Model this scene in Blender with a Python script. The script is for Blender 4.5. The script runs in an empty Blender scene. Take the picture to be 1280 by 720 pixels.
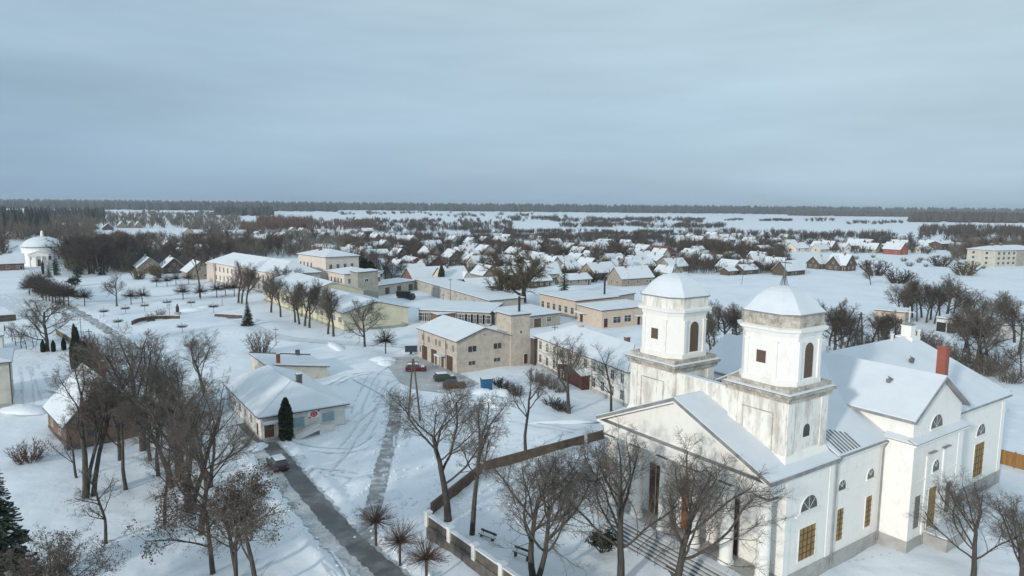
import bpy, math, random
import numpy as np
from mathutils import Vector, Matrix
R = math.radians
scene = bpy.context.scene
col = scene.collection

# ---------------------------------------------------------------- camera, sky, sun, exposure
CAM_H = 33.0
FPX, CX, CY = 853.0, 640.0, 360.0
ROLL = math.atan(12/1280); PITCH = math.atan(103/FPX)
cd = bpy.data.cameras.new('camera'); cam = bpy.data.objects.new('camera', cd); col.objects.link(cam)
cd.sensor_width = 36; cd.lens = 36*FPX/1280; cd.clip_start = 1; cd.clip_end = 60000
D = Vector((0, math.cos(PITCH), -math.sin(PITCH)))
U0 = Vector((0, math.sin(PITCH), math.cos(PITCH))); X0 = Vector((1, 0, 0))
CR = X0*math.cos(ROLL) + U0*math.sin(ROLL); CU = -X0*math.sin(ROLL) + U0*math.cos(ROLL)
m3 = Matrix((CR, CU, -D)).transposed()
cam.matrix_world = Matrix.Translation((0, 0, CAM_H)) @ m3.to_4x4()
scene.camera = cam

SUN_AZ, SUN_EL = 218.0, 16.0
w = bpy.data.worlds.new('World'); scene.world = w; w.use_nodes = True
nt = w.node_tree; N = nt.nodes; Lk = nt.links
bg = N['Background']; bg.inputs[1].default_value = 0.10
sky = N.new('ShaderNodeTexSky'); sky.sky_type = 'NISHITA'; sky.sun_disc = False
sky.sun_elevation = R(SUN_EL); sky.sun_rotation = R(SUN_AZ); sky.air_density = 1.0; sky.dust_density = 1.5
tc = N.new('ShaderNodeTexCoord'); sep = N.new('ShaderNodeSeparateXYZ'); Lk.new(tc.outputs['Generated'], sep.inputs[0])
ramp = N.new('ShaderNodeValToRGB'); Lk.new(sep.outputs['Z'], ramp.inputs[0])
e = ramp.color_ramp.elements
e[0].position = 0.0; e[0].color = (0.375, 0.53, 0.675, 1); e[1].position = 0.5; e[1].color = (0.63, 0.77, 0.835, 1)
x = e.new(0.08); x.color = (0.41, 0.56, 0.69, 1); x = e.new(0.22); x.color = (0.515, 0.66, 0.745, 1)
mp = N.new('ShaderNodeMapping'); mp.inputs['Scale'].default_value = (1.2, 1.6, 9); mp.inputs['Rotation'].default_value = (R(3), R(4), 0)
Lk.new(tc.outputs['Generated'], mp.inputs[0])
nz = N.new('ShaderNodeTexNoise'); nz.inputs['Scale'].default_value = 1.4; nz.inputs['Detail'].default_value = 5; nz.inputs['Roughness'].default_value = .55
Lk.new(mp.outputs[0], nz.inputs['Vector'])
cr = N.new('ShaderNodeMapRange'); cr.inputs[1].default_value = .3; cr.inputs[2].default_value = .7; cr.inputs[3].default_value = 8.7; cr.inputs[4].default_value = 11.0
Lk.new(nz.outputs[0], cr.inputs[0])
vm = N.new('ShaderNodeVectorMath'); vm.operation = 'SCALE'; Lk.new(ramp.outputs[0], vm.inputs[0]); Lk.new(cr.outputs[0], vm.inputs['Scale'])
lr = N.new('ShaderNodeMapRange'); lr.inputs[1].default_value = -.55; lr.inputs[2].default_value = .45; Lk.new(sep.outputs['X'], lr.inputs[0])   # thicker, darker cloud to the left
n3 = N.new('ShaderNodeTexNoise'); n3.inputs['Scale'].default_value = 1.1; n3.inputs['Detail'].default_value = 3; Lk.new(mp.outputs[0], n3.inputs['Vector'])
ad = N.new('ShaderNodeMath'); ad.operation = 'MULTIPLY_ADD'; ad.inputs[1].default_value = 1.3; Lk.new(n3.outputs[0], ad.inputs[0]); Lk.new(lr.outputs[0], ad.inputs[2])
lm = N.new('ShaderNodeMapRange'); lm.inputs[1].default_value = .45; lm.inputs[2].default_value = 1.75; Lk.new(ad.outputs[0], lm.inputs[0])
lc = N.new('ShaderNodeMixRGB'); lc.inputs[1].default_value = (.70, .765, .86, 1); lc.inputs[2].default_value = (1.06, 1.05, 1.04, 1); Lk.new(lm.outputs[0], lc.inputs[0])
v2 = N.new('ShaderNodeVectorMath'); v2.operation = 'MULTIPLY'; Lk.new(vm.outputs[0], v2.inputs[0]); Lk.new(lc.outputs[0], v2.inputs[1]); vm = v2
mx = N.new('ShaderNodeMixRGB'); mx.inputs[0].default_value = .88
Lk.new(sky.outputs[0], mx.inputs[1]); Lk.new(vm.outputs[0], mx.inputs[2]); Lk.new(mx.outputs[0], bg.inputs[0])

sd = bpy.data.lights.new('sun', 'SUN'); sd.energy = 2.3; sd.angle = R(3.0); sd.color = (1, .93, .82)
sun = bpy.data.objects.new('sun', sd); col.objects.link(sun)
sv = Vector((math.sin(R(SUN_AZ))*math.cos(R(SUN_EL)), math.cos(R(SUN_AZ))*math.cos(R(SUN_EL)), math.sin(R(SUN_EL))))
sun.rotation_euler = sv.to_track_quat('Z', 'Y').to_euler(); sun.location = (-40, -60, 80)

vs = scene.view_settings
vs.view_transform = 'Standard'; vs.look = 'None'; vs.exposure = 0.06; vs.gamma = 1; vs.use_curve_mapping = False
scene.render.engine = 'CYCLES'
scene.cycles.volume_bounces = 0; scene.cycles.max_bounces = 5; scene.cycles.transparent_max_bounces = 4

# ---------------------------------------------------------------- helpers
def g(px, py, z=0.0):
    """where the ray of a photo pixel meets height z"""
    d = D + CR*((px-CX)/FPX) - CU*((py-CY)/FPX); t = (z-CAM_H)/d.z
    return Vector((d.x*t, d.y*t, z))

def material(name, c, rough=.85, c2=None, scale=1.0, lo=.4, hi=.65, bump=0, bscale=None, stretch=(1, 1, 1), metal=0, c3=None, detail=6, spec=None):
    m = bpy.data.materials.new(name); m.use_nodes = True; t = m.node_tree; n = t.nodes; l = t.links
    b = n['Principled BSDF']; b.inputs['Roughness'].default_value = rough; b.inputs['Metallic'].default_value = metal
    if spec is not None: b.inputs['Specular IOR Level'].default_value = spec
    b.inputs['Base Color'].default_value = (*c, 1)
    if c2 or bump:
        co = n.new('ShaderNodeTexCoord'); ma = n.new('ShaderNodeMapping'); ma.inputs['Scale'].default_value = stretch
        l.new(co.outputs['Object'], ma.inputs[0])
    if c2:
        a = n.new('ShaderNodeTexNoise'); a.inputs['Scale'].default_value = scale; a.inputs['Detail'].default_value = detail; a.inputs['Roughness'].default_value = .6
        l.new(ma.outputs[0], a.inputs['Vector'])
        r = n.new('ShaderNodeValToRGB'); r.color_ramp.elements[0].position = lo; r.color_ramp.elements[1].position = hi
        r.color_ramp.elements[0].color = (*c, 1); r.color_ramp.elements[1].color = (*c2, 1); l.new(a.outputs[0], r.inputs[0])
        out = r.outputs[0]
        if c3:
            a2 = n.new('ShaderNodeTexNoise'); a2.inputs['Scale'].default_value = scale*4.3; a2.inputs['Detail'].default_value = 5
            l.new(ma.outputs[0], a2.inputs['Vector'])
            r2 = n.new('ShaderNodeValToRGB'); r2.color_ramp.elements[0].position = .55; r2.color_ramp.elements[1].position = .72
            l.new(a2.outputs[0], r2.inputs[0])
            mi = n.new('ShaderNodeMixRGB'); l.new(r2.outputs[0], mi.inputs[0]); l.new(out, mi.inputs[1]); mi.inputs[2].default_value = (*c3, 1); out = mi.outputs[0]
        l.new(out, b.inputs['Base Color'])
    if bump:
        a = n.new('ShaderNodeTexNoise'); a.inputs['Scale'].default_value = bscale or scale*5; a.inputs['Detail'].default_value = 5
        l.new(ma.outputs[0], a.inputs['Vector'])
        bm_ = n.new('ShaderNodeBump'); bm_.inputs['Strength'].default_value = bump; bm_.inputs['Distance'].default_value = .1
        l.new(a.outputs[0], bm_.inputs['Height']); l.new(bm_.outputs[0], b.inputs['Normal'])
    return m

def brickmat(name, c1, c2, mortar, scale=3.0, dirt=(.2, .17, .14)):
    m = material(name, c1, .9); t = m.node_tree; n = t.nodes; l = t.links; b = n['Principled BSDF']
    co = n.new('ShaderNodeTexCoord'); ge = n.new('ShaderNodeSeparateXYZ'); l.new(co.outputs['Object'], ge.inputs[0])
    ad = n.new('ShaderNodeMath'); l.new(ge.outputs[0], ad.inputs[0]); l.new(ge.outputs[1], ad.inputs[1])
    cb = n.new('ShaderNodeCombineXYZ'); l.new(ad.outputs[0], cb.inputs[0]); l.new(ge.outputs[2], cb.inputs[1])
    k = n.new('ShaderNodeTexBrick'); k.inputs['Scale'].default_value = scale; k.inputs['Color1'].default_value = (*c1, 1); k.inputs['Color2'].default_value = (*c2, 1)
    k.inputs['Mortar'].default_value = (*mortar, 1); k.inputs['Mortar Size'].default_value = .03; l.new(cb.outputs[0], k.inputs[0])
    a = n.new('ShaderNodeTexNoise'); a.inputs['Scale'].default_value = .8; a.inputs['Detail'].default_value = 9; a.inputs['Roughness'].default_value = .7; l.new(co.outputs['Object'], a.inputs['Vector'])
    r = n.new('ShaderNodeValToRGB'); r.color_ramp.elements[0].position = .42; r.color_ramp.elements[1].position = .75; r.color_ramp.elements[1].color = (.75, .75, .75, 1); l.new(a.outputs[0], r.inputs[0])
    mi = n.new('ShaderNodeMixRGB'); l.new(r.outputs[0], mi.inputs[0]); l.new(k.outputs[0], mi.inputs[1]); mi.inputs[2].default_value = (*dirt, 1); l.new(mi.outputs[0], b.inputs['Base Color'])
    return m

M = {}
M['snow'] = material('snow', (.75, .80, .86), .7, (.67, .73, .80), .06, .42, .7, bump=.95, bscale=.8, c3=(.79, .83, .875))
M['roofsnow'] = material('roof snow', (.68, .725, .775), .7, (.60, .65, .71), .25, .45, .75, bump=.3, bscale=1.4)
M['chapelwhite'] = material('fresh white plaster', (.82, .82, .80), .9)
M['roofpatchy'] = material('thin patchy roof snow', (.68, .725, .775), .75, (.14, .12, .105), .75, .60, .70, bump=.3, bscale=2, stretch=(1, 1, 1), detail=8)
M['farwood'] = material('far dark wood', (.030, .036, .038), .95, (.05, .05, .048), .05)
M['drygrass'] = material('dry grass', (.20, .15, .09), .95, (.12, .09, .06), 2)
M['plaster'] = material('white plaster', (.82, .815, .785), .9, (.64, .615, .57), .45, .58, .85, bump=.15, bscale=6, stretch=(1, 1, .5), c3=(.765, .735, .70))
M['plaster_old'] = material('weathered plaster', (.79, .775, .73), .9, (.40, .37, .32), .9, .46, .70, bump=.25, bscale=5, stretch=(1, 1, .28), c3=(.52, .49, .43), detail=9)
M['stone'] = material('stained stone', (.50, .46, .40), .95, (.24, .215, .18), 1.1, .4, .66, bump=.3, bscale=6, c3=(.66, .63, .57), detail=9)
M['plinth'] = material('grey plinth', (.42, .42, .41), .95, (.30, .30, .29), .7, .4, .7, bump=.15)
M['cornice'] = material('grey sheet metal edging', (.20, .205, .21), .6, (.30, .30, .30), 1.0)
M['darkedge'] = material('dark roof edge', (.075, .075, .08), .7, (.13, .125, .12), 1.0)
M['ochre'] = material('ochre painted wood', (.33, .215, .075), .8, (.20, .14, .065), 2.5, .42, .66, bump=.2, stretch=(1, 1, .2))
M['louvre'] = material('faded brown shutter wood', (.13, .085, .06), .8, (.09, .06, .045), 2, bump=.3, stretch=(1, 1, 6))
M['greyshutter'] = material('grey green shutter', (.20, .21, .185), .8, (.14, .145, .13), 2)
M['brownwood'] = material('brown wood', (.10, .055, .036), .75, (.07, .040, .028), 2.0, .4, .65, bump=.3, stretch=(3, 3, .3))
M['orangewood'] = material('orange brown door wood', (.33, .12, .035), .6, (.24, .08, .025), 2, bump=.2, stretch=(3, 3, .3))
M['glass'] = material('dark window glass', (.045, .052, .06), .12)
M['glass2'] = material('curtained window glass', (.22, .22, .20), .2, (.10, .105, .11), 1.5, .4, .6)
M['leaded'] = material('leaded fanlight glass', (.05, .055, .06), .35, (.12, .125, .125), 6, .45, .6)
M['whitewood'] = material('white painted wood', (.62, .62, .60), .7)
M['redbrick'] = brickmat('red brick', (.36, .075, .05), (.29, .06, .042), (.28, .15, .12), 4, (.22, .09, .07))
M['oldbrick'] = brickmat('old dark red brick', (.20, .07, .045), (.15, .055, .04), (.20, .16, .13), 3)
M['creambrick'] = brickmat('cream silicate brick', (.60, .53, .455), (.52, .46, .395), (.47, .43, .38), 2.2, (.27, .21, .165))
M['pinkplaster'] = material('pale pink plaster', (.70, .625, .565), .9, (.58, .51, .46), .5, .45, .75)
M['yellow'] = material('pale yellow plaster', (.66, .615, .45), .9, (.54, .50, .385), .4, .45, .75)
M['cream'] = material('cream plaster', (.55, .525, .46), .9, (.40, .375, .325), .6, .45, .75)
M['beige'] = material('beige plaster', (.56, .46, .375), .9, (.45, .37, .30), .6, .45, .75)
M['tan'] = material('tan plaster', (.34, .285, .235), .9, (.26, .22, .18), .6, .45, .75)
M['greywall'] = material('grey rendered wall', (.36, .345, .31), .9, (.25, .235, .21), .5, .42, .72)
M['greygreen'] = material('grey green painted wall', (.33, .37, .32), .9, (.26, .29, .25), .5)
M['concrete'] = material('concrete panel', (.44, .42, .38), .9, (.33, .31, .275), .35, .4, .7)
M['whitewall'] = material('whitewashed brick wall', (.68, .67, .64), .9, (.50, .475, .44), .6, .48, .75, bump=.15)
M['darkwood'] = material('dark weathered wood', (.075, .058, .045), .9, (.13, .105, .085), 1.2, .4, .65, bump=.3, stretch=(2, 2, .3))
M['maroon'] = material('maroon painted wood', (.075, .028, .024), .8, (.055, .024, .02), 1)
M['redroof'] = material('rusty red roof sheet', (.22, .065, .045), .8, (.15, .05, .04), .8)
M['blueshutter'] = material('pale blue grey shutter', (.28, .39, .45), .7, (.22, .32, .38), 1.5)
M['bark'] = material('dark grey bark', (.055, .048, .042), .95, (.095, .084, .072), 2.5, .4, .65, bump=.5, stretch=(2, 2, .5))
M['dirtdark'] = material('dark stained stone panel', (.085, .075, .066), .95, (.15, .13, .11), 1.5, .4, .65, bump=.3)
M['twig'] = material('brown grey twigs', (.108, .093, .078), .95, (.155, .133, .11), .6, .35, .65)
M['twigdark'] = material('dark twigs', (.058, .048, .042), .95, (.09, .072, .06), .6)
M['twigred'] = material('reddish twigs', (.115, .072, .058), .95, (.15, .10, .08), .6)
M['twigolive'] = material('olive brown twigs', (.105, .088, .05), .95, (.145, .12, .07), .6)
M['deadleaf'] = material('dry brown leaves', (.12, .085, .062), .9, (.075, .056, .045), 3)
M['needle'] = material('dark green needles', (.020, .036, .025), .9, (.035, .055, .035), 1.5)
M['thuja'] = material('thuja foliage', (.018, .028, .016), .9, (.034, .045, .024), 2)
M['asphalt'] = material('wet asphalt', (.10, .104, .11), .65, (.23, .235, .245), .35, .45, .7, bump=.2)
M['slush'] = material('packed grey snow', (.50, .53, .565), .7, (.30, .31, .32), .5, .42, .7, bump=.4, bscale=3, c3=(.68, .71, .75))
M['track'] = material('trodden snow track', (.26, .27, .28), .7, (.62, .65, .69), .8, .47, .64, bump=.5, bscale=3)
M['yard'] = material('scraped yard', (.44, .45, .455), .8, (.34, .34, .335), .2, .4, .7, bump=.3, c3=(.58, .60, .62))
M['metal'] = material('grey metal', (.18, .18, .185), .5, metal=.6)
M['black'] = material('black iron', (.02, .02, .022), .6)
M['rubber'] = material('tyre rubber', (.02, .02, .02), .9)
M['carred'] = material('red car paint', (.11, .010, .018), .4)
M['cargreen'] = material('dark green car paint', (.035, .06, .045), .35)
M['carbrown'] = material('brown car paint', (.07, .035, .022), .5)
M['cardark'] = material('dark blue car paint', (.018, .022, .032), .35)
M['blue'] = material('blue plastic', (.02, .10, .22), .5)
M['navy'] = material('navy paint', (.025, .04, .065), .5)
M['signred'] = material('red sign paint', (.55, .05, .05), .6)
M['signwhite'] = material('white sign paint', (.75, .74, .72), .6)
M['dirtwall'] = material('brown garden wall', (.085, .058, .040), .95, (.15, .105, .07), .8, .4, .65, bump=.3)
M['stepstone'] = material('dark stone steps', (.13, .12, .11), .95, (.22, .205, .185), 1.5, .45, .7)
M['packed'] = material('packed snow', (.63, .68, .73), .7, (.52, .555, .60), .5, .45, .7, bump=.4, bscale=2)
M['fieldstone'] = material('grey stone wall', (.135, .125, .11), .95, (.085, .078, .07), 1.6, .4, .62, bump=.6, bscale=4)
M['planks'] = material('honey brown planks', (.30, .155, .045), .8, (.21, .10, .03), 1.2, .4, .65, bump=.2, stretch=(4, 4, .3))
M['corr'] = material('bare roof sheet', (.11, .11, .115), .5, (.2, .2, .2), 1)

class MB:
    def __init__(s): s.v = []; s.f = []
    def poly(s, pts, thick=None):
        n = len(s.v); k = len(pts); s.v += [tuple(p) for p in pts]; s.f.append(tuple(range(n, n+k)))
        if thick is not None:
            s.v += [(p[0]-thick[0], p[1]-thick[1], p[2]-thick[2]) for p in pts]
            s.f.append(tuple(range(n+2*k-1, n+k-1, -1)))
            for i in range(k): j = (i+1) % k; s.f.append((n+i, n+k+i, n+k+j, n+j))
        return s
    def box(s, x0, y0, z0, x1, y1, z1):
        n = len(s.v); s.v += [(x0,y0,z0),(x1,y0,z0),(x1,y1,z0),(x0,y1,z0),(x0,y0,z1),(x1,y0,z1),(x1,y1,z1),(x0,y1,z1)]
        s.f += [tuple(n+i for i in q) for q in ((0,3,2,1),(4,5,6,7),(0,1,5,4),(1,2,6,5),(2,3,7,6),(3,0,4,7))]; return s
    def prism(s, xy, z0, z1):            # vertical prism over a ccw polygon
        return s.poly([(x, y, z1) for x, y in xy], (0, 0, z1-z0))
    def loft(s, rings, cap=True):
        n = len(s.v); k = len(rings[0])
        for r in rings: s.v += [tuple(p) for p in r]
        for a in range(len(rings)-1):
            for i in range(k): j = (i+1) % k; s.f.append((n+a*k+i, n+a*k+j, n+(a+1)*k+j, n+(a+1)*k+i))
        if cap: s.f.append(tuple(range(n+k-1, n-1, -1))); s.f.append(tuple(range(n+(len(rings)-1)*k, n+len(rings)*k)))
        return s
    def tube(s, p, q, r0, r1=None, k=8):
        r1 = r0 if r1 is None else r1; p = Vector(p); q = Vector(q); d = (q-p).normalized()
        a = d.orthogonal().normalized(); b = d.cross(a)
        return s.loft([[c + (a*math.cos(t)+b*math.sin(t))*r for t in [2*math.pi*i/k for i in range(k)]] for c, r in ((p, r0), (q, r1))])
    def rev(s, prof, cx=0, cy=0, k=24):
        return s.loft([[(cx+r*math.cos(2*math.pi*i/k), cy+r*math.sin(2*math.pi*i/k), z) for i in range(k)] for r, z in prof])
    def mesh(s, name, mat, smooth=False):
        me = bpy.data.meshes.new(name); me.from_pydata(s.v, [], s.f); me.materials.append(mat if not isinstance(mat, str) else M[mat])
        if smooth: me.polygons.foreach_set('use_smooth', [True]*len(me.polygons))
        return me
    def build(s, name, mat, parent=None, smooth=False, label=None):
        return link(name, s.mesh(name, mat, smooth), parent, label)

def link(name, data, parent=None, label=None, loc=None, rz=0):
    o = bpy.data.objects.new(name, data); col.objects.link(o)
    if parent: o.parent = parent
    if label: o['label'] = label
    if loc is not None: o.location = loc
    if rz: o.rotation_euler.z = rz
    return o
def tag(o, label, cat, group=None):
    o['label'] = label; o['category'] = cat
    if group: o['group'] = group
    return o
def thing(name, label, cat, loc=(0, 0, 0), rz=0, group=None):
    return tag(link(name, None, None, None, loc, rz), label, cat, group)
def structure(o, kind='structure'): o['kind'] = kind; return o
def copy_tree(o, parent=None):
    c = o.copy(); col.objects.link(c)
    if parent: c.parent = parent
    for ch in o.children: copy_tree(ch, c)
    return c

# roof slab with a snow layer as its child; pts = list of polygons (ccw from above)
def inset_poly(pts, d):
    c = Vector((0, 0, 0))
    for p in pts: c += Vector(p)
    c /= len(pts); out = []
    for p in pts:
        v = c-Vector(p); out.append(Vector(p)+v*(d/max(v.length, .01)))
    return out
def make_roof(polys, parent, name='roof', edge='darkedge', th=.16, snow=.17, label=None, top='roofsnow', ins=.07):
    b = MB(); s = MB()
    for P in polys:
        b.poly(P, (0, 0, th))
        if snow:
            Q = [(p[0], p[1], p[2]+snow) for p in inset_poly(P, ins)]
            s.poly(Q, (0, 0, snow-.004))
    r = b.build(name, edge, parent, label=label)
    if snow: s.build('snow_cover', top, r)
    return r

_wc = {}
def wmesh(kind, w, h, fm, pm, mull):
    k = (kind, round(w, 2), round(h, 2), fm, pm, mull)
    if k not in _wc:
        f = MB(); p = MB(); t = min(.1, w*.1)
        if kind == 'rect':
            f.box(-w/2-t, -.06, -t, w/2+t, .02, 0).box(-w/2-t, -.05, h, w/2+t, .02, h+t)
            f.box(-w/2-t, -.05, 0, -w/2, .02, h).box(w/2, -.05, 0, w/2+t, .02, h)
            if mull >= 1: f.box(-.03, -.04, 0, .03, .015, h)
            if mull >= 2: f.box(-w/2, -.038, h*.62, w/2, .014, h*.62+.06)
            p.box(-w/2, -.012, 0, w/2, .015, h)
        else:                                             # half-round or arched head
            hh = h-w/2; A = [(w/2*math.cos(a), hh+w/2*math.sin(a)) for a in [math.pi*i/12 for i in range(13)]]
            P = ([(-w/2, 0), (w/2, 0)] if hh > .01 else []) + A
            p.poly([(x, -.012, z) for x, z in P], (0, -.03, 0))
            O = [(x*(1+2*t/w), (z-hh)*(1+2*t/w)+hh) for x, z in A]
            for i in range(12):
                f.poly([(A[i][0], -.06, A[i][1]), (O[i][0], -.06, O[i][1]), (O[i+1][0], -.06, O[i+1][1]), (A[i+1][0], -.06, A[i+1][1])], (0, -.08, 0))
            if hh > .01: f.box(-w/2-t, -.06, 0, -w/2, .02, hh).box(w/2, -.06, 0, w/2+t, .02, hh)
            f.box(-w/2-t-.06, -.14, -.12, w/2+t+.06, .02, 0)
            if mull:
                for a in (45, 90, 135):
                    c_, s_ = math.cos(R(a)), math.sin(R(a)); n_ = Vector((-s_, 0, c_))*.02
                    q0 = Vector((0, -.02, hh)); q1 = Vector((c_*w/2, -.02, hh+s_*w/2)); f.poly([q0-n_, q1-n_, q1+n_, q0+n_], (0, -.02, 0))
        _wc[k] = (f.mesh('window', fm), p.mesh('pane', pm))
    return _wc[k]
def window(parent, loc, rz, w, h, kind='rect', fm='whitewood', pm='glass', mull=1, name='window', label=None):
    a, b = wmesh(kind, w, h, fm, pm, mull)
    o = link(name, a, parent, label, loc, rz); link('pane' if name == 'window' else 'leaf', b, o); return o

class Building:
    """box building; local x runs along the visible face from its left to its right end, y goes away from it"""
    def __init__(s, name, label, cat, A, B, W, h, wm, group=None, base=None):
        A = Vector((A[0], A[1], 0)); B = Vector((B[0], B[1], 0)); d = B-A; s.L = d.length; s.W = W; s.h = h; s.wm = wm
        s.root = thing(name, label, cat, A, math.atan2(d.y, d.x), group)
        s.wall = MB().box(0, 0, -.6, s.L, W, h)
        s.base = base
    def done(s):
        o = s.wall.build('wall', s.wm, s.root)
        if s.base: MB().box(-.06, -.06, -.6, s.L+.06, s.W+.06, s.base[0]).build('plinth', s.base[1], s.root)
        return s.root
    def gable(s, rise, axis='x', o=.45, edge='darkedge', snow=.18, top='roofsnow', x0=0, x1=None, y0=0, y1=None, z=None):
        L = s.L if x1 is None else x1; W = s.W if y1 is None else y1; h = s.h if z is None else z
        if axis == 'x':
            s.wall.poly([(x0+.002, y0+.002, h), (x0+.002, (y0+W)/2, h+rise), (x0+.002, W-.002, h)], (-(L-x0-.004), 0, 0))
            k = rise/((W-y0)/2); c = (y0+W)/2; zt = h+rise+.17; ze = h-k*o+.17
            P = [[(x0-o, y0-o, ze), (L+o, y0-o, ze), (L+o, c, zt), (x0-o, c, zt)], [(x0-o, c, zt), (L+o, c, zt), (L+o, W+o, ze), (x0-o, W+o, ze)]]
        else:
            s.wall.poly([(x0+.002, y0+.002, h), (L-.002, y0+.002, h), ((x0+L)/2, y0+.002, h+rise)], (0, -(W-y0-.004), 0))
            k = rise/((L-x0)/2); c = (x0+L)/2; zt = h+rise+.17; ze = h-k*o+.17
            P = [[(x0-o, y0-o, ze), (c, y0-o, zt), (c, W+o, zt), (x0-o, W+o, ze)], [(c, y0-o, zt), (L+o, y0-o, ze), (L+o, W+o, ze), (c, W+o, zt)]]
        s.roof = make_roof(P, s.root, edge=edge, snow=snow, top=top); return s.roof
    def hip(s, rise, o=.45, edge='darkedge', h1=None, h2=None):
        L, W, h = s.L, s.W, s.h+.12
        i1 = W/2 if h1 is None else h1; i2 = W/2 if h2 is None else h2; c = W/2
        a, b, cc, d = (-o, -o, h), (L+o, -o, h), (L+o, W+o, h), (-o, W+o, h); r1 = (i1, c, h+rise); r2 = (L-i2, c, h+rise)
        s.roof = make_roof([[a, b, r2, r1], [b, cc, r2], [cc, d, r1, r2], [d, a, r1]], s.root, edge=edge); return s.roof
    def flat(s, slope=.3, o=.25, edge='darkedge', th=.22, dirx=False):
        L, W, h = s.L, s.W, s.h+.23
        P = [(-o, -o, h), (L+o, -o, h), (L+o, W+o, h), (-o, W+o, h)]
        P = [(x_, y_, z_ + slope*((x_/L) if dirx else (y_/W))) for x_, y_, z_ in P]
        if slope:
            if dirx: s.wall.poly([(0.002, .002, s.h), (L-.002, .002, s.h), (L-.002, .002, s.h+slope)], (0, -(W-.004), 0))
            else: s.wall.poly([(.002, .002, s.h), (.002, W-.002, s.h+slope), (.002, W-.002, s.h)], (-(L-.004), 0, 0))
        s.roof = make_roof([P], s.root, edge=edge, th=th, snow=.2); return s.roof
    def win(s, face, t, z, w, h, **k):
        if face == 'f': return window(s.root, (t, 0, z), 0, w, h, **k)
        if face == 'r': return window(s.root, (s.L, t, z), R(90), w, h, **k)
        if face == 'l': return window(s.root, (0, s.W-t, z), R(-90), w, h, **k)
    def door(s, face, t, w, h, mat='brownwood', z=.05, label=None, fm='whitewood'):
        return s.win(face, t, z, w, h, fm=fm, pm=mat, mull=0, name='door', label=label)
    def chimney(s, x, y, z0, z1, w=.6, mat='redbrick', parent=None):
        c = MB().box(x-w/2, y-w/2, z0, x+w/2, y+w/2, z1).box(x-w/2-.07, y-w/2-.07, z1, x+w/2+.07, y+w/2+.07, z1+.14).build('chimney', mat, s.root if parent is None else parent)
        MB().box(x-w/2-.02, y-w/2-.02, z1+.143, x+w/2+.02, y+w/2+.02, z1+.24).build('snow_cap', 'roofsnow', c); return c

# ---------------------------------------------------------------- ground, roads
def sm(t): t = np.clip(t, 0, 1); return t*t*(3-2*t)
_rs = np.random.RandomState(4)
_wv = [(l_, a_, _rs.rand()*6.28, l_*am) for l_, am in ((23, .004), (31, .005), (13, .004), (8.5, .0045), (5.3, .004), (17, .0045), (3.3, .0075), (2.2, .0085), (1.5, .008)) for a_ in _rs.rand(2)*6.28]
def noise2(x, y):
    h = 0*x
    for l_, a_, p_, am in _wv: h = h+am*np.sin((x*math.cos(a_)+y*math.sin(a_))*6.283/l_+p_+.8*np.sin((x*math.sin(a_)-y*math.cos(a_))*6.283/(l_*1.7)))
    return h
ROADS = [  # name, photo pixels along the centre line, width, material, berm
    ('main_road', [(560, 800), (478, 720), (436, 682), (398, 640), (366, 600), (338, 565), (300, 530)], 4.3, 'slush', .40),
    ('main_road', [(306, 535), (255, 496), (205, 462), (165, 434)], 3.2, 'packed', .3), ('main_road', [(170, 438), (152, 424), (98, 390), (66, 374)], 2.8, 'track', .3),
    ('side_track', [(494, 500), (494, 520), (488, 548), (478, 585), (469, 625), (460, 662), (452, 686)], 1.9, 'track', .22),
    ('far_street', [(-60, 350), (0, 377), (28, 389), (60, 406), (100, 428), (140, 452)], 5.0, 'packed', .3),
    ('cross_path', [(66, 374), (110, 377), (190, 371), (300, 360)], 2.2, 'packed', .12),
    ('hall_street', [(300, 400), (345, 420), (420, 428), (500, 432), (560, 440)], 4.0, 'packed', .1),
]
def smooth_line(P, n=6):
    out = []
    for i in range(len(P)-1):
        a = P[max(i-1, 0)]; b = P[i]; c = P[i+1]; d = P[min(i+2, len(P)-1)]
        for k in range(n):
            t = k/n; out.append(.5*((2*b)+(c-a)*t+(2*a-5*b+4*c-d)*t*t+(3*b-a-3*c+d)*t**3))
    out.append(P[-1]); return out
LINES = [(n_, smooth_line([g(*p) for p in px]), w_, m_, b_) for n_, px, w_, m_, b_ in ROADS]
YARD = [g(*p) for p in ((476, 447), (530, 445), (572, 466), (600, 480), (560, 492), (520, 487), (500, 478))]
def road_dist(x, y):
    flat = np.ones_like(x)*1e6; berm = 0*x
    for _, L, w_, _, b_ in LINES:
        dm = np.ones_like(x)*1e6
        for a, b in zip(L[:-1], L[1:]):
            dx, dy = b.x-a.x, b.y-a.y; q = dx*dx+dy*dy
            t = np.clip(((x-a.x)*dx+(y-a.y)*dy)/q, 0, 1); dm = np.minimum(dm, np.hypot(x-a.x-t*dx, y-a.y-t*dy))
        dm = dm-w_/2; flat = np.minimum(flat, dm); berm = np.maximum(berm, b_*np.exp(-((dm-.95)/.55)**2)*(dm > .2))
    return flat, berm*sm((flat-.25)/.4)
def ground_height(x, y):
    r = np.hypot(x, y); h = noise2(x, y)*sm((420-r)/200)
    near = r < 420; xx = x[near]; yy = y[near]; f, b = road_dist(xx, yy)
    cy_ = YARD; dm = np.ones_like(xx)*1e6
    cxm = sum(p.x for p in cy_)/len(cy_); cym = sum(p.y for p in cy_)/len(cy_)
    f = np.minimum(f, np.hypot(xx-cxm, yy-cym)-11)
    n2 = .5+.5*np.sin(xx*1.7+yy*.9+2*np.sin(yy*.8))*np.sin(xx*.6-yy*1.9)
    h[near] = h[near]*sm(f/5)*1.0 + b*(.45+.9*n2) - .04*(f < .3)
    return h
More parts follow.
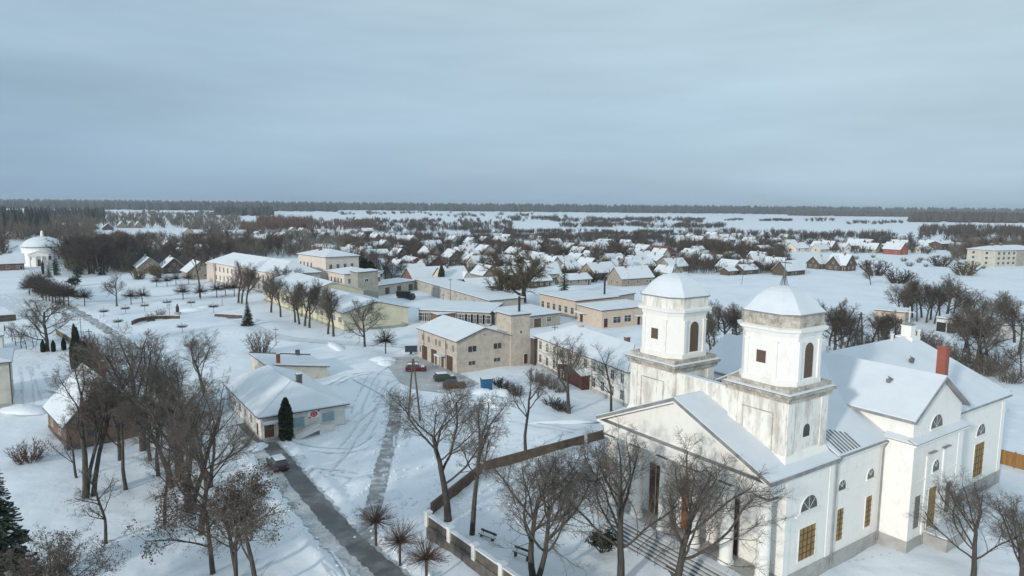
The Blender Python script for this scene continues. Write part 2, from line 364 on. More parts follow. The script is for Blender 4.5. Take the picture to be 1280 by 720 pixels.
def make_ground():
    ang = np.radians(np.concatenate([np.arange(-180, -48, 3), np.arange(-48, 48, .4), np.arange(48, 180, 3)]))
    rad = np.concatenate([[1, 15, 30], np.exp(np.arange(math.log(42), math.log(330), .008)), np.exp(np.arange(math.log(335), math.log(9800), .06)), [10000]])
    A, Q = np.meshgrid(ang, rad); X = Q*np.sin(A); Y = Q*np.cos(A); Z = ground_height(X.ravel(), Y.ravel()).reshape(X.shape)
    nr, na = X.shape; v = np.stack([X, Y, Z], -1).reshape(-1, 3)
    i, j = np.meshgrid(np.arange(nr-1), np.arange(na), indexing='ij'); j2 = (j+1) % na
    q = np.stack([i*na+j, i*na+j2, (i+1)*na+j2, (i+1)*na+j], -1).reshape(-1, 4)
    me = bpy.data.meshes.new('snowy_ground'); fast_mesh(me, v, q); me.materials.append(M['snow']); me.polygons.foreach_set('use_smooth', [True]*len(q))
    structure(link('snowy_ground', me))
def fast_mesh(me, v, q):
    v = np.asarray(v, 'f4'); q = np.asarray(q, 'i4'); k = q.shape[1]
    me.vertices.add(len(v)); me.vertices.foreach_set('co', v.ravel())
    me.loops.add(q.size); me.loops.foreach_set('vertex_index', q.ravel())
    me.polygons.add(len(q)); me.polygons.foreach_set('loop_start', np.arange(0, q.size, k, dtype='i4')); me.polygons.foreach_set('loop_total', np.full(len(q), k, 'i4'))
    me.update(calc_edges=True)
make_ground()
for k_, (n_, L, w_, m_, b_) in enumerate(LINES):
    b = MB(); rr = random.Random(k_); prev = None; L2 = smooth_line(L, 3)
    for i, p in enumerate(L2):
        d = (L2[min(i+1, len(L2)-1)]-L2[max(i-1, 0)]).normalized(); s_ = Vector((-d.y, d.x, 0))
        ws = [-(w_/2)*(1+rr.uniform(-.16, .1)), -w_/6, w_/6, (w_/2)*(1+rr.uniform(-.16, .1))]
        b.v += [tuple(p+s_*t+Vector((0, 0, .03+.004*k_))) for t in ws]
        if i:
            for q in range(3): n0 = (i-1)*4+q; b.f.append((n0, n0+1, n0+5, n0+4))
    structure(b.build(n_, m_))
b = MB(); rr = random.Random(77); L2 = smooth_line(LINES[0][1], 3)
for i, p in enumerate(L2):                                        # the lane swept bare lies off centre, slush on its left
    d = (L2[min(i+1, len(L2)-1)]-L2[max(i-1, 0)]).normalized(); s_ = Vector((-d.y, d.x, 0))
    b.v += [tuple(p+s_*(t+rr.uniform(-.13, .13))+Vector((0, 0, .062))) for t in (-1.75, .55)]
    if i: n0 = (i-1)*2; b.f.append((n0, n0+1, n0+3, n0+2))
structure(b.build('asphalt_lane', 'asphalt'))
fp = random.Random(21); b = MB()
for px in ([(440, 545), (425, 575), (405, 600)], [(330, 556), (362, 558), (395, 545), (430, 537)], [(560, 655), (600, 690), (650, 705)], [(640, 560), (680, 545), (730, 535)], [(1060, 700), (1120, 690), (1165, 672)], [(590, 520), (560, 540), (500, 545)], [(170, 640), (140, 690)]):
    L = smooth_line([g(*p) for p in px], 6)
    for p, q in zip(L[:-1], L[1:]):
        d = (q-p).normalized(); s_ = Vector((-d.y, d.x, 0)); n_ = int((q-p).length/.55)
        for k in range(n_):
            c = p.lerp(q, (k+fp.random()*.3)/max(n_, 1))+s_*(.14 if k % 2 else -.14); h_ = float(ground_height(np.array([c.x]), np.array([c.y]))[0])+.035
            b.poly([tuple(c+d*.19*math.cos(t)+s_*.1*math.sin(t)+Vector((0, 0, h_))) for t in [6.283*i/7 for i in range(7)]])
structure(b.build('footprints', 'packed'), 'stuff')
structure(MB().poly([p+Vector((0, 0, .06)) for p in YARD]).build('cleared_yard', 'yard'))

TR = random.Random(9)
for i, (px, gap) in enumerate([([(392, 668), (420, 700), (452, 745)], 1.5), ([(380, 660), (405, 690), (430, 735)], 1.3), ([(60, 500), (52, 480), (40, 455)], 1.6), ([(36, 505), (34, 480), (30, 458)], 1.5), ([(440, 530), (470, 505), (490, 480), (520, 470)], 1.6), ([(500, 470), (470, 466), (440, 470), (415, 480)], 1.5), ([(350, 552), (400, 560), (450, 560), (480, 540)], 1.6), ([(610, 520), (660, 530), (720, 540)], 1.4), ([(60, 400), (30, 382), (0, 368)], 1.6), ([(430, 560), (455, 530), (470, 500), (480, 475)], 1.6), ([(420, 590), (445, 560), (465, 530), (478, 505)], 1.6), ([(500, 560), (500, 530), (505, 500), (530, 478)], 1.6), ([(445, 520), (455, 490), (470, 465), (500, 450)], 1.6), ([(440, 470), (480, 490), (520, 510), (560, 500)], 1.6), ([(380, 600), (400, 590), (430, 592), (465, 600)], 1.5), ([(330, 700), (300, 740)], 1.4)]):
    L = smooth_line([g(*p) for p in px], 10)
    for s0 in (-gap/2, gap/2):
        b = MB(); hh = ground_height(np.array([p.x for p in L]), np.array([p.y for p in L]))
        for k, p in enumerate(L):
            d = (L[min(k+1, len(L)-1)]-L[max(k-1, 0)]).normalized(); s_ = Vector((-d.y, d.x, 0))
            for q in (-.16, .16): b.v.append(tuple(p+s_*(s0+q*TR.uniform(.6, 1.3))+Vector((0, 0, hh[k]+.05))))
            if k: n0 = (k-1)*2; b.f.append((n0, n0+1, n0+3, n0+2))
        structure(b.build('tyre_track', 'packed'))
def mound(name, p, rx, ry, h, rz=0, seed=0):
    rr = random.Random(seed); rings = []
    for a, zz in ((1.15, -.3), (1, 0), (.8, .45), (.55, .8), (.25, .97), (.03, 1)):
        rings.append([(rx*a*math.cos(t)*(1+rr.uniform(-.16, .16)), ry*a*math.sin(t)*(1+rr.uniform(-.16, .16)), h*zz*(1+rr.uniform(-.12, .12))) for t in [2*math.pi*i/16 for i in range(16)]])
    o = MB().loft(rings).build(name, 'snow', smooth=True); o.location = (p.x, p.y, 0); o.rotation_euler.z = rz; structure(o)
for i, (px, py, rx, ry, h) in enumerate([(478, 451, 3.2, 2, .9), (482, 455, 2, 2, .8), (322, 560, 1.8, 1.2, .6), (492, 620, 1.6, 1.2, .5), (445, 650, 1.2, 1, .4), (624, 493, 2.4, 1.8, .9), (603, 490, 2, 1.6, .6),
        (448, 600, 1.8, 1, .25), (425, 507, 1.6, 1, .5), (615, 500, 2.2, 1.5, .7), (30, 512, 4, 2, .7), (240, 388, 4, 1.2, .7), (262, 384, 4, 1.2, .8), (318, 402, 3, 1.5, .7), (420, 433, 6, 1.2, .5), (610, 507, 5, .7, .5), (700, 528, 6, .7, .4)]):
    mound('snow_heap', g(px, py), rx, ry, h, .6*i, i)

cr_ = random.Random(14); clods = []
for n_, L, w_, m_, b_ in LINES[:5]:
    for p, q in zip(L[:-1], L[1:]):
        d = (q-p).normalized(); s_ = Vector((-d.y, d.x, 0))
        for _ in range(int((q-p).length*2.2)):
            clods.append((p.lerp(q, cr_.random())+s_*cr_.choice((-1, 1))*(w_/2+abs(cr_.gauss(.35, .55))), abs(cr_.gauss(0, .11))+.05))
for _ in range(260): clods.append((g(cr_.uniform(440, 640), cr_.uniform(485, 640)), abs(cr_.gauss(0, .09))+.05))
hh = ground_height(np.array([c[0].x for c in clods]), np.array([c[0].y for c in clods])); b = MB()
for (p, r_), h_ in zip(clods, hh):
    b.loft([[(p.x+r_*a*math.cos(t)*cr_.uniform(.7, 1.3), p.y+r_*a*math.sin(t)*cr_.uniform(.7, 1.3), h_+.03+r_*z) for t in [6.283*i/6 for i in range(6)]] for a, z in ((1, -.6), (1, .3), (.55, .95))])
structure(b.build('snow_clods', 'snow'), 'stuff')
# ---------------------------------------------------------------- the church with two towers
AZ = R(55.4); CH_O = Vector((32.333, 61.5135, 0)); CH_RZ = math.pi/2-AZ
church = thing('twin_tower_church', 'large white neoclassical church with two domed towers, columned portico and snowy roofs', 'church', CH_O, CH_RZ)
W_ = 20.2; CV = W_/2
def ch(b, name, mat, label=None, smooth=False, parent=None): return b.build(name, mat, parent or church, smooth, label)
# walls
b = MB().box(-10.8, 0, 0, 33.6, W_, 10.55)                       # nave and west block
b.box(-13.3, .02, 9.05, -10.79, W_-.02, 10.56)                   # entablature over the portico
b.poly([(-3.6, .01, 10.55), (-3.6, W_-.01, 10.55), (-3.6, CV, 16.2)], (-.5, 0, 0))
ch(b, 'wall', 'plaster')
t = MB().box(5, -2.75, 0, 15.4, W_+2.75, 10.9); t.box(5.25, -2.5, 10.9, 15.15, W_+2.5, 13.35)
t.poly([(5.252, -2.498, 13.35), (15.148, -2.498, 13.35), (10.2, -2.498, 16.55)], (0, -(W_+4.996), 0)); ch(t, 'transept_wall', 'plaster')
b = MB().box(-10.9, -.12, -.6, 33.72, W_+.12, 1.35).box(4.88, -2.87, -.6, 15.52, W_+2.87, 1.351); ch(b, 'plinth', 'plinth')
# side details: pilaster strips, string course, recessed panels (proud plaster)
for u0, u1 in ((-10.8, -10.0), (-4.3, -3.5), (15.41, 16.3), (32.7, 33.6)): ch(MB().box(u0, -.05, 1.35, u1, .0, 10.5), 'pilaster', 'plaster')
for u0, u1 in ((5, 6), (14.4, 15.4)): ch(MB().box(u0, -2.80, 1.35, u1, -2.75, 10.8), 'pilaster', 'plaster')
for u0, u1 in ((7.7, 8.2), (11.2, 11.7)): ch(MB().box(u0, -2.87, 1.35, u1, -2.75, 9.3), 'pilaster', 'plaster')
b = MB()
b.box(-3.4, -.09, 6.95, 3.9, 0, 7.1).box(-3.4, -.07, 8.9, 2.0, 0, 8.98).box(6, -2.83, 7.0, 14.4, -2.75, 7.12)
ch(b, 'string_course', 'plaster'); ch(MB().box(-9.3, -.16, 6.35, -5.9, 0, 6.55), 'window_ledge', 'plaster')
b = MB().box(-10.9, -.42, 10.5, 33.95, 0, 10.72).box(4.6, -3.15, 10.85, 15.8, W_+3.15, 11.05); ch(b, 'cornice', 'plaster')
# roofs
e_, r_ = 10.74, 15.35; k_ = (r_-e_)/(CV+.55)
make_roof([[(-13.95, -.55, e_), (-3.55, -.55, e_), (-3.55, CV, r_), (-13.95, CV, r_)], [(-13.95, CV, r_), (-3.55, CV, r_), (-3.55, W_+.55, e_), (-13.95, W_+.55, e_)]], church, 'portico_roof', edge='cornice', th=.3, snow=.12)
make_roof([[(-3.9, -.5, e_+.16), (34.1, -.5, e_+.16), (30.8, CV, 16.7), (-3.9, CV, 16.7)], [(34.1, -.5, e_+.16), (34.1, W_+.5, e_+.16), (30.8, CV, 16.7)], [(34.1, W_+.5, e_+.16), (-3.9, W_+.5, e_+.16), (-3.9, CV, 16.7), (30.8, CV, 16.7)]], church, 'nave_roof', edge='cornice', th=.22, snow=.14)
make_roof([[(4.55, -3.0, 13.3), (10.2, -3.0, 16.86), (10.2, W_+3, 16.86), (4.55, W_+3, 13.3)], [(10.2, -3.0, 16.86), (15.85, -3.0, 13.3), (15.85, W_+3, 13.3), (10.2, W_+3, 16.86)]], church, 'transept_roof', edge='cornice', th=.28, snow=.14)
make_roof([[(4.55, -3.2, 11.1), (15.85, -3.2, 11.1), (15.85, -2.4, 11.45), (4.55, -2.4, 11.45)], [(4.55, -3.2, 11.1), (5.3, -2.4, 11.45), (5.3, .0, 11.5), (4.55, .0, 11.1)]], church, 'transept_ledge', edge='cornice', th=.06, snow=.1)
s = MB()                                                         # sheet seams laid bare where the snow slid
for i in range(7):
    u = -3.3+i*.5; q = (16.7-e_-.16)/(CV+.5)
    z0 = e_+.16+.185; y1 = 2.1-abs(i-2)*.22
    s.poly([(u, -.42, z0+.08*q), (u+.2, -.42, z0+.08*q), (u+.2+.12, y1, z0+(y1+.5)*q), (u+.12, y1, z0+(y1+.5)*q)], (0, 0, .03))
ch(s, 'bare_roof_sheet', 'corr', 'strip of bare dark roof sheet where snow slid off')
# pediment
b = MB().poly([(-13.15, .35, 10.56), (-13.15, W_-.35, 10.56), (-13.15, CV, 14.95)], (-.5, 0, 0)); ch(b, 'tympanum', 'plaster')
b = MB()
for a, c in ((-.5, CV), (W_+.5, CV)):
    P0 = Vector((-13.92, a, e_-.05)); P1 = Vector((-13.92, c, r_-.05)); dn = Vector((0, 0, -.42))
    b.poly([P0, P1, P1+dn, P0+dn*.9], (-.7, 0, 0))
b.box(-13.85, -.45, 10.25, -13.1, W_+.45, 10.5).box(-13.55, -.16, 9.95, -13.2, W_+.16, 10.25); ch(b, 'pediment_moulding', 'plaster')
b = MB().poly([(-13.93, -.5, 10.80), (-13.93, CV, 15.38), (-13.93, CV, 15.22), (-13.93, -.5, 10.64)], (-.05, 0, 0)).poly([(-13.93, CV, 15.38), (-13.93, W_+.5, 10.80), (-13.93, W_+.5, 10.64), (-13.93, CV, 15.22)], (-.05, 0, 0))
b.box(-13.9, -.48, 10.5, -13.16, W_+.48, 10.55); ch(b, 'pediment_flashing', 'cornice')
# columns on the porch
for i in range(6):
    v = .75+i*(W_-1.5)/5
    c = MB().rev([(.72, 1.3), (.72, 1.5), (.62, 1.6), (.58, 1.8), (.575, 4.5), (.50, 8.35), (.60, 8.45), (.62, 8.6), (.5, 8.62)], -12.55, v, 20).box(-13.25, v-.7, 8.62, -11.85, v+.7, 8.82)
    o = ch(c, 'column', 'plaster', smooth=False)
    MB().box(-13.27, v-.72, 8.82, -11.83, v+.72, 8.90).build('capital_flashing', 'cornice', o)
b = MB().box(-14.2, -.1, -.3, -10.8, W_+.1, 1.3); ch(b, 'porch_floor', 'plinth')
st = MB(); sn = MB()
for i in range(7):
    z = 1.12-i*.17; u = -14.2-.38*i; st.box(u-.38, 3.0, -.3, u, W_-3.0, z); sn.box(u-.3, 3.1, z+.002, u-.01, W_-3.1, z+.05)
o = ch(st, 'steps', 'stepstone'); sn.build('snow_cover', 'roofsnow', o)
MB().box(-14.15, .2, 1.302, -13.2, W_-.2, 1.36).build('porch_snow', 'roofsnow', church)
for v, wd in ((5.4, 1.7), (CV, 2.3), (14.8, 1.7)):
    o = window(church, (-10.8, v, 1.3), R(-90), wd, 5.4, pm='orangewood' if v == CV else 'brownwood', mull=1, name='front_door', label='tall orange brown double door' if v == CV else None)
o = MB().poly([(-10.9, 6.0, 1.3), (-12.0, 5.6, 1.3), (-12.0, 5.6, 6.6), (-10.9, 6.0, 6.6)], (.06, .06, 0)).build('door_leaf', 'orangewood', church, label='open orange brown door leaf')
hr = MB()
for v in (9.0, 11.2):
    for u in (-14.3, -15.6, -16.8): hr.tube((u, v, 0), (u, v, 1.9+(u+14.3)*.42), .03, k=6)
    hr.tube((-14.3, v, 1.9), (-16.8, v, .85), .03, k=6)
ch(hr, 'handrail', 'black')
rp = MB().poly([(-13.2, 8.2, 1.38), (-16.9, 8.2, .12), (-16.9, 6.5, .12), (-13.2, 6.5, 1.38)], (0, 0, .12)); ch(rp, 'plank_ramp', 'darkwood')
# windows of the right side
def sidewin(u, v, z, w, h, kind='rect', pm='glass', fm='plaster', mull=1, name='window', label=None): return window(church, (u, v, z), 0, w, h, kind, fm, pm, mull, name, label)
sidewin(-7.3, -.0, 2.15, 2.5, 3.0, pm='ochre', fm='plaster', mull=0, label='wide ochre boarded window'); sidewin(-7.3, 0, 6.7, 2.6, 1.3, 'arch', 'leaded', label='half round fanlight window')
for u in (-2.1, 2.9): sidewin(u, 0, 2.35, 1.1, 3.1, pm='ochre', mull=0, label='narrow tall ochre shuttered window'); sidewin(u, 0, 7.25, 1.3, .95, 'arch', 'leaded')
sidewin(6.6, -2.75, 2.3, 1.15, 3.3, pm='greyshutter', mull=0); sidewin(13.0, -2.75, 2.3, 1.15, 3.3, pm='greyshutter', mull=0)
sidewin(9.6, -2.75, 1.75, 1.6, 4.0, pm='ochre', mull=0, name='side_door', label='ochre side door above a landing'); sidewin(9.9, -2.75, 7.35, 1.4, 1.15, 'arch', 'leaded')
sidewin(9.9, -2.5, 11.75, 2.5, 1.3, 'arch', 'leaded', label='half round window in the gable')
for u in (8.7, 11.6): ch(MB().box(u-.75, -3.02, 9.5, u+.75, -2.75, 9.6), 'lesene_cap', 'cornice')
sidewin(27.3, 0, 2.0, 2.6, 4.0, pm='ochre', mull=0, label='wide ochre boarded window'); sidewin(27.3, 0, 7.0, 2.4, 1.3, 'arch', 'leaded')
for u0, z0, ww, hh_, nv, nh in ((-7.3, 2.15, 2.5, 3.0, 3, 4), (-2.1, 2.35, 1.1, 3.1, 1, 5), (2.9, 2.35, 1.1, 3.1, 1, 5), (27.3, 2.0, 2.6, 4.0, 3, 4)):
    b = MB()
    for k in range(nv): b.box(u0-ww/2+ww*(k+1)/(nv+1)-.035, -.05, z0, u0-ww/2+ww*(k+1)/(nv+1)+.035, -.013, z0+hh_)
    for k in range(nh): b.box(u0-ww/2, -.045, z0+hh_*(k+1)/(nh+1)-.03, u0+ww/2, -.014, z0+hh_*(k+1)/(nh+1)+.03)
    ch(b, 'glazing_bars', 'brownwood')
b = MB().box(8.2, -5.0, -.4, 12.4, -2.75, 1.55); o = ch(b, 'side_landing', 'plinth'); MB().box(8.22, -4.98, 1.552, 12.38, -2.9, 1.68).build('snow_cover', 'roofsnow', o)
for i, (u, v) in enumerate(((-3.5, -.2), (4.6, -.2), (15.6, -.2))):
    MB().tube((u, v, .5), (u, v, 10.0), .08, k=6).tube((u, v, 10.0), (u+.35, v-.25, 10.7), .08, k=6).build('downpipe', 'cornice', church)
# towers
def octo(c, h, cx, cy, z):
    q = h-c
    return [(cx+x, cy+y, z) for x, y in ((-h, -q), (-q, -h), (q, -h), (h, -q), (h, q), (q, h), (-q, h), (-h, q))]
def sq(h, cx, cy, z): return [(cx+x, cy+y, z) for x, y in ((-h, -h), (h, -h), (h, h), (-h, h))]
def tower(cu, cv, lab, right):
    t = MB().box(cu-3, cv-3, 10.4, cu+3, cv+3, 16.75)
    for s_ in (-1, 1):                                            # corner lesenes and a framed panel on the front face
        t.box(cu-3.1, cv+s_*2.5-.5, 10.5, cu-2.99, cv+s_*2.5+.5, 16.6).box(cu+s_*2.5-.5, cv-3.1, 10.5, cu+s_*2.5+.5, cv-2.99, 16.6)
    o = ch(t, 'tower', 'plaster_old', lab)
    b = MB().loft([sq(3.25, cu, cv, 16.55), sq(3.3, cu, cv, 16.9), sq(3.5, cu, cv, 17.0), sq(3.55, cu, cv, 17.22), sq(3.2, cu, cv, 17.28), sq(3.15, cu, cv, 17.75)])
    b.build('tower_cornice', 'stone', o)
    sn = MB().loft([sq(3.46, cu, cv, 17.283), sq(3.4, cu, cv, 17.34), sq(3.17, cu, cv, 17.4)], True); sn.build('ledge_snow', 'roofsnow', o)
    d = MB().loft([octo(1.15, 2.95, cu, cv, 17.7), octo(1.15, 2.95, cu, cv, 18.2), octo(1.1, 2.8, cu, cv, 18.25), octo(1.1, 2.8, cu, cv, 22.2)])
    for s_ in (-1, 1):                                            # pilasters beside each opening
        for q in (1.45,):
            d.box(cu-2.93, cv+s_*q-.2, 18.2, cu-2.79, cv+s_*q+.2, 21.5).box(cu+s_*q-.2, cv-2.93, 18.2, cu+s_*q+.2, cv-2.79, 21.5)
            d.box(cu-2.98, cv+s_*q-.27, 21.5, cu-2.79, cv+s_*q+.27, 21.66).box(cu+s_*q-.27, cv-2.98, 21.5, cu+s_*q+.27, cv-2.79, 21.66)
    d.build('belfry', 'plaster', o)
    MB().loft([octo(1.1, 2.85, cu, cv, 22.05), octo(1.15, 2.95, cu, cv, 22.4), octo(1.2, 3.2, cu, cv, 22.5), octo(1.2, 3.25, cu, cv, 22.75), octo(1.1, 2.95, cu, cv, 22.85)]).build('belfry_cornice', 'plaster', o)
    MB().loft([octo(1.1, 2.93, cu, cv, 22.8), octo(1.1, 2.93, cu, cv, 23.95)]).build('attic', 'plaster_old' if not right else 'stone', o)
    MB().loft([octo(1.12, 3.03, cu, cv, 23.9), octo(1.12, 3.06, cu, cv, 24.02)]).build('dome_edge', 'cornice', o)
    prof = [(3.0, 24.02), (2.97, 24.1), (2.72, 24.36), (2.48, 24.66), (2.22, 25.02), (1.88, 25.4), (1.48, 25.74), (1.0, 26.0), (.5, 26.15), (.08, 26.22)]
    MB().loft([octo(1.12*r/3, r, cu, cv, z) for r, z in prof]).build('dome', 'roofsnow', o)
    c = MB().tube((cu, cv, 26.15), (cu, cv, 28.9), .05, .035, 6).tube((cu-.02, cv-.62, 28.2), (cu+.02, cv+.62, 28.2), .045, k=6)
    for a in range(6): c.tube((cu+.38*math.cos(a), cv+.38*math.sin(a), 26.1), (cu+.1*math.cos(a), cv+.1*math.sin(a), 27.1), .025, k=4)
    c.build('cross', 'metal', o)
    a_, p_ = wmesh('arch', 1.25, 3.1, 'plaster', 'louvre', 0)
    x = link('louvred_door', p_, o, 'arched brown wooden belfry shutter', (cu, cv-2.8, 18.35), 0)
    x = link('louvred_door', p_, o, None, (cu+2.8, cv, 18.35), R(90))
    x = link('louvred_door', p_, o, None, (cu, cv+2.8, 18.35), R(180))
    for nm, dt in (('belfry_window', wmesh('rect', .95, 1.1, 'plaster', 'louvre', 1)),):
        x = link(nm, dt[1], o, 'small square boarded window', (cu-2.8, cv, 19.5), R(-90))
    x = link('arched_window', wmesh('arch', .95, 1.15, 'plaster', 'glass', 0)[1], o, None, (cu, cv-3.0, 13.1), 0)
    f = MB().box(cu-3.06, cv-1.6, 15.3, cu-2.99, cv+1.4, 15.38).box(cu-3.06, cv+1.4, 11.8, cu-2.99, cv+1.48, 15.38).box(cu-3.06, cv-1.68, 11.8, cu-2.99, cv-1.6, 15.38); f.build('panel_frame', 'stone', o)
    # apron where the tower meets the roof
    MB().loft([[(cu-3.4, cv-3.35, 10.6), (cu+3.2, cv-3.35, 10.6), (cu+3.2, cv+3.2, 10.6), (cu-3.4, cv+3.2, 10.6)], [(cu-3.4, cv-3.35, 11.35), (cu+3.2, cv-3.35, 11.35), (cu+3.2, cv+3.2, 11.35), (cu-3.4, cv+3.2, 11.35)], sq(3.02, cu, cv, 12.0)]).build('tower_apron', 'plaster', o)
    return o
tower(-7.2, 3.75, 'weathered right hand belfry tower with stained base', True)
tower(-7.2, W_-3.75, 'left hand belfry tower', False)
b = MB().box(-9.9, 6.75, 11, -9.3, W_-6.75, 16.45); o = ch(b, 'parapet_wall', 'plaster_old'); MB().box(-9.95, 6.75, 16.452, -9.25, W_-6.75, 16.56).build('snow_cover', 'roofsnow', o)
# chimney, cupola, roof vents
b = MB().box(13.58, -1.27, 13.6, 14.42, -.43, 18.9).box(13.5, -1.35, 18.9, 14.5, -.35, 19.1); o = ch(b, 'chimney', 'redbrick', 'tall red brick chimney')
MB().box(13.5, -1.35, 14.9, 14.5, -.35, 15.25).build('chimney_collar', 'cornice', o); MB().tube((14, -.85, 19.1), (14, -.85, 19.5), .2, .16, 8).build('chimney_pot', 'cornice', o)
b = MB().box(28.8, CV-1.05, 16.3, 30.9, CV+1.05, 16.8).box(29.25, CV-.6, 16.8, 30.45, CV+.6, 18.1).box(29.15, CV-.7, 18.1, 30.55, CV+.7, 18.22)
o = ch(b, 'lantern', 'plaster'); MB().loft([sq(.65, 29.85, CV, 18.223), sq(.4, 29.85, CV, 18.45), sq(.1, 29.85, CV, 18.6)]).build('lantern_cap', 'cornice', o)
MB().tube((29.85, CV, 18.5), (29.85, CV, 20.6), .07, k=6).tube((29.85, CV-.55, 19.9), (29.85, CV+.55, 19.9), .07, k=6).build('cross', 'whitewood', o)
for u, v, in ((10.9, CV-.3), (25.4, CV-.2), (31.4, CV-.6)):
    zz = 16.75; ch(MB().tube((u, v, zz-.4), (u, v, zz+.65), .18, k=8).tube((u, v, zz+.65), (u, v, zz+.85), .28, .2, 8), 'roof_vent', 'whitewood')
for u, v, z in ((8.2, 1.5, 15.75), (19.0, 5.2, 14.4), (23.2, 6.4, 15.1)):
    ch(MB().box(u-.25, v-.2, z-.3, u+.25, v+.2, z+.22).poly([(u-.32, v-.27, z+.22), (u+.32, v-.27, z+.22), (u+.1, v+.25, z+.5)], (0, 0, .06)), 'roof_hatch', 'corr')

# ---------------------------------------------------------------- churchyard walls and fence
def run_wall(name, label, cat, A, B, parts):
    d = B-A; o = thing(name, label, cat, A, math.atan2(d.y, d.x)); parts(o, d.length); return o
def front_fence(o, L):
    MB().box(0, 0, -.5, L, .45, 1.35).build('stone_base', 'fieldstone', o)
    n = max(1, round(L/4.4)); s_ = L/n
    for i in range(n+1):
        x = i*s_; p = MB().box(x-.27, -.06, 1.2, x+.27, .52, 2.55).build('pillar', 'whitewall', o)
        MB().box(x-.32, -.11, 2.552, x+.32, .57, 2.72).build('snow_cap', 'roofsnow', p)
        if i < n:
            w_ = MB().box(x+.28, .1, 1.351, x+s_-.28, .36, 2.3).build('panel', 'dirtdark' if i != n-2 else 'dirtwall', o)
            MB().box(x+.28, .03, 2.302, x+s_-.28, .44, 2.44).build('snow_cap', 'roofsnow', w_)
c0 = g(533, 672); c1 = c0+(g(597, 720)-c0)*2.3
run_wall('churchyard_wall', 'grey stone churchyard wall with white pillars and snow caps beside the small pruned trees', 'wall', c0, c1, front_fence)
def low_wall(mat, h, t=.3, cap=True, posts=()):
    def f(o, L):
        b = MB().box(0, 0, -.4, L, t, h).build('wall_body', mat, o)
        if cap: MB().box(0, -.03, h+.003, L, t+.03, h+.14).build('snow_cap', 'roofsnow', b)
        for x in posts: MB().box(x*L-.25, -.1, -.2, x*L+.25, t+.1, h+.35).build('pillar', 'whitewall', o)
    return f
run_wall('garden_wall', 'low brown wall running back from the corner pillar behind the two tallest trees', 'wall', g(541, 643), g(604, 591), low_wall('dirtwall', 1.25, posts=(1.0,), cap=False))
run_wall('garden_wall', 'long low brown wall between the churchyard and the white two storey house', 'wall', g(606, 589), g(756, 548), low_wall('dirtwall', 1.2, posts=(.82,), cap=False))
def plank_fence(o, L):
    n = round(L/2.6)
    for i in range(n+1): MB().box(i*L/n-.08, .05, -.3, i*L/n+.08, .2, 2.1).build('post', 'planks', o)
    MB().box(0, 0, .08, L, .05, 2.0).build('plank_panel', 'planks', o)
    for z in (.5, 1.6): MB().box(0, .051, z, L, .1, z+.12).build('rail', 'planks', o)
run_wall('plank_fence', 'tall honey brown plank fence at the far end of the church', 'fence', g(1238, 577), g(1330, 602), plank_fence)

# ---------------------------------------------------------------- larger buildings
# cream brick fire station with hose tower
fs = Building('fire_station', 'cream brick two storey fire station with hose tower and garage doors', 'fire station', g(523, 446), g(571, 467), 12.6, 6.35, 'creambrick')
L = fs.L
fs.gable(2.15, 'x', o=.35, snow=.12)
for i, t in enumerate((3.2, 7.6, 14.6)): fs.door('f', t, 2.7, 3.0, 'brownwood')
fs.door('f', 11.5, 1.2, 2.2, 'darkwood'); fs.win('f', 1.1, 1.3, .8, 1.4)
for t in (2.4, 5.2, 8.6, 10.2, 13.2, 16): fs.win('f', t, 4.1, .9, 1.25, fm='creambrick', pm='glass2')
for t in (3.5, 9.4): fs.win('r', t, 4.0, 1.9, 1.15, fm='creambrick', mull=1); fs.win('r', t-.1, 1.35, 1.5, .75, fm='creambrick', mull=1)
fs.win('r', 6.3, 7.0, .5, .45)
o = MB().box(10.4, -1.5, 2.5, 12.8, 0, 2.62).box(10.45, -1.4, 0, 10.6, -1.25, 2.5).build('porch_canopy', 'whitewood', fs.root); MB().box(10.4, -1.5, 2.622, 12.8, -.05, 2.78).build('snow_cover', 'roofsnow', o)
for x in (3.9-1.0, 13.0): MB().tube((x, -.08, .2), (x, -.08, 6.3), .06, k=6).build('downpipe', 'darkedge', fs.root)
t = MB().box(L-5.0, 12.4, -.5, L+.35, 17.2, 10.5).build('hose_tower', 'creambrick', fs.root)
MB().box(L-5.2, 12.2, 10.5, L+.55, 17.4, 10.72).build('tower_roof', 'darkedge', t); MB().box(L-5.15, 12.25, 10.722, L+.5, 17.35, 10.9).build('snow_cover', 'roofsnow', t)
window(t, (L+.35, 14.9, 6.7), R(90), .6, .6); window(t, (L+.35, 14.6, 8.4), R(90), .9, 1.2, fm='creambrick', pm='creambrick'); window(t, (L+.35, 16.2, .1), R(90), 1.0, 2.1, pm='maroon', mull=0, name='door')
MB().tube((L-2, 16, 10.7), (L-2, 16, 14.1), .26, k=8).build('smoke_pipe', 'black', t)
o = MB().box(L+.36, 17.3, 0, L+1.7, 19.2, 5.6).build('side_shed', 'darkwood', fs.root); MB().box(L+.3, 17.2, 5.602, L+1.9, 19.3, 5.75).build('snow_cover', 'roofsnow', o)
fs.done()

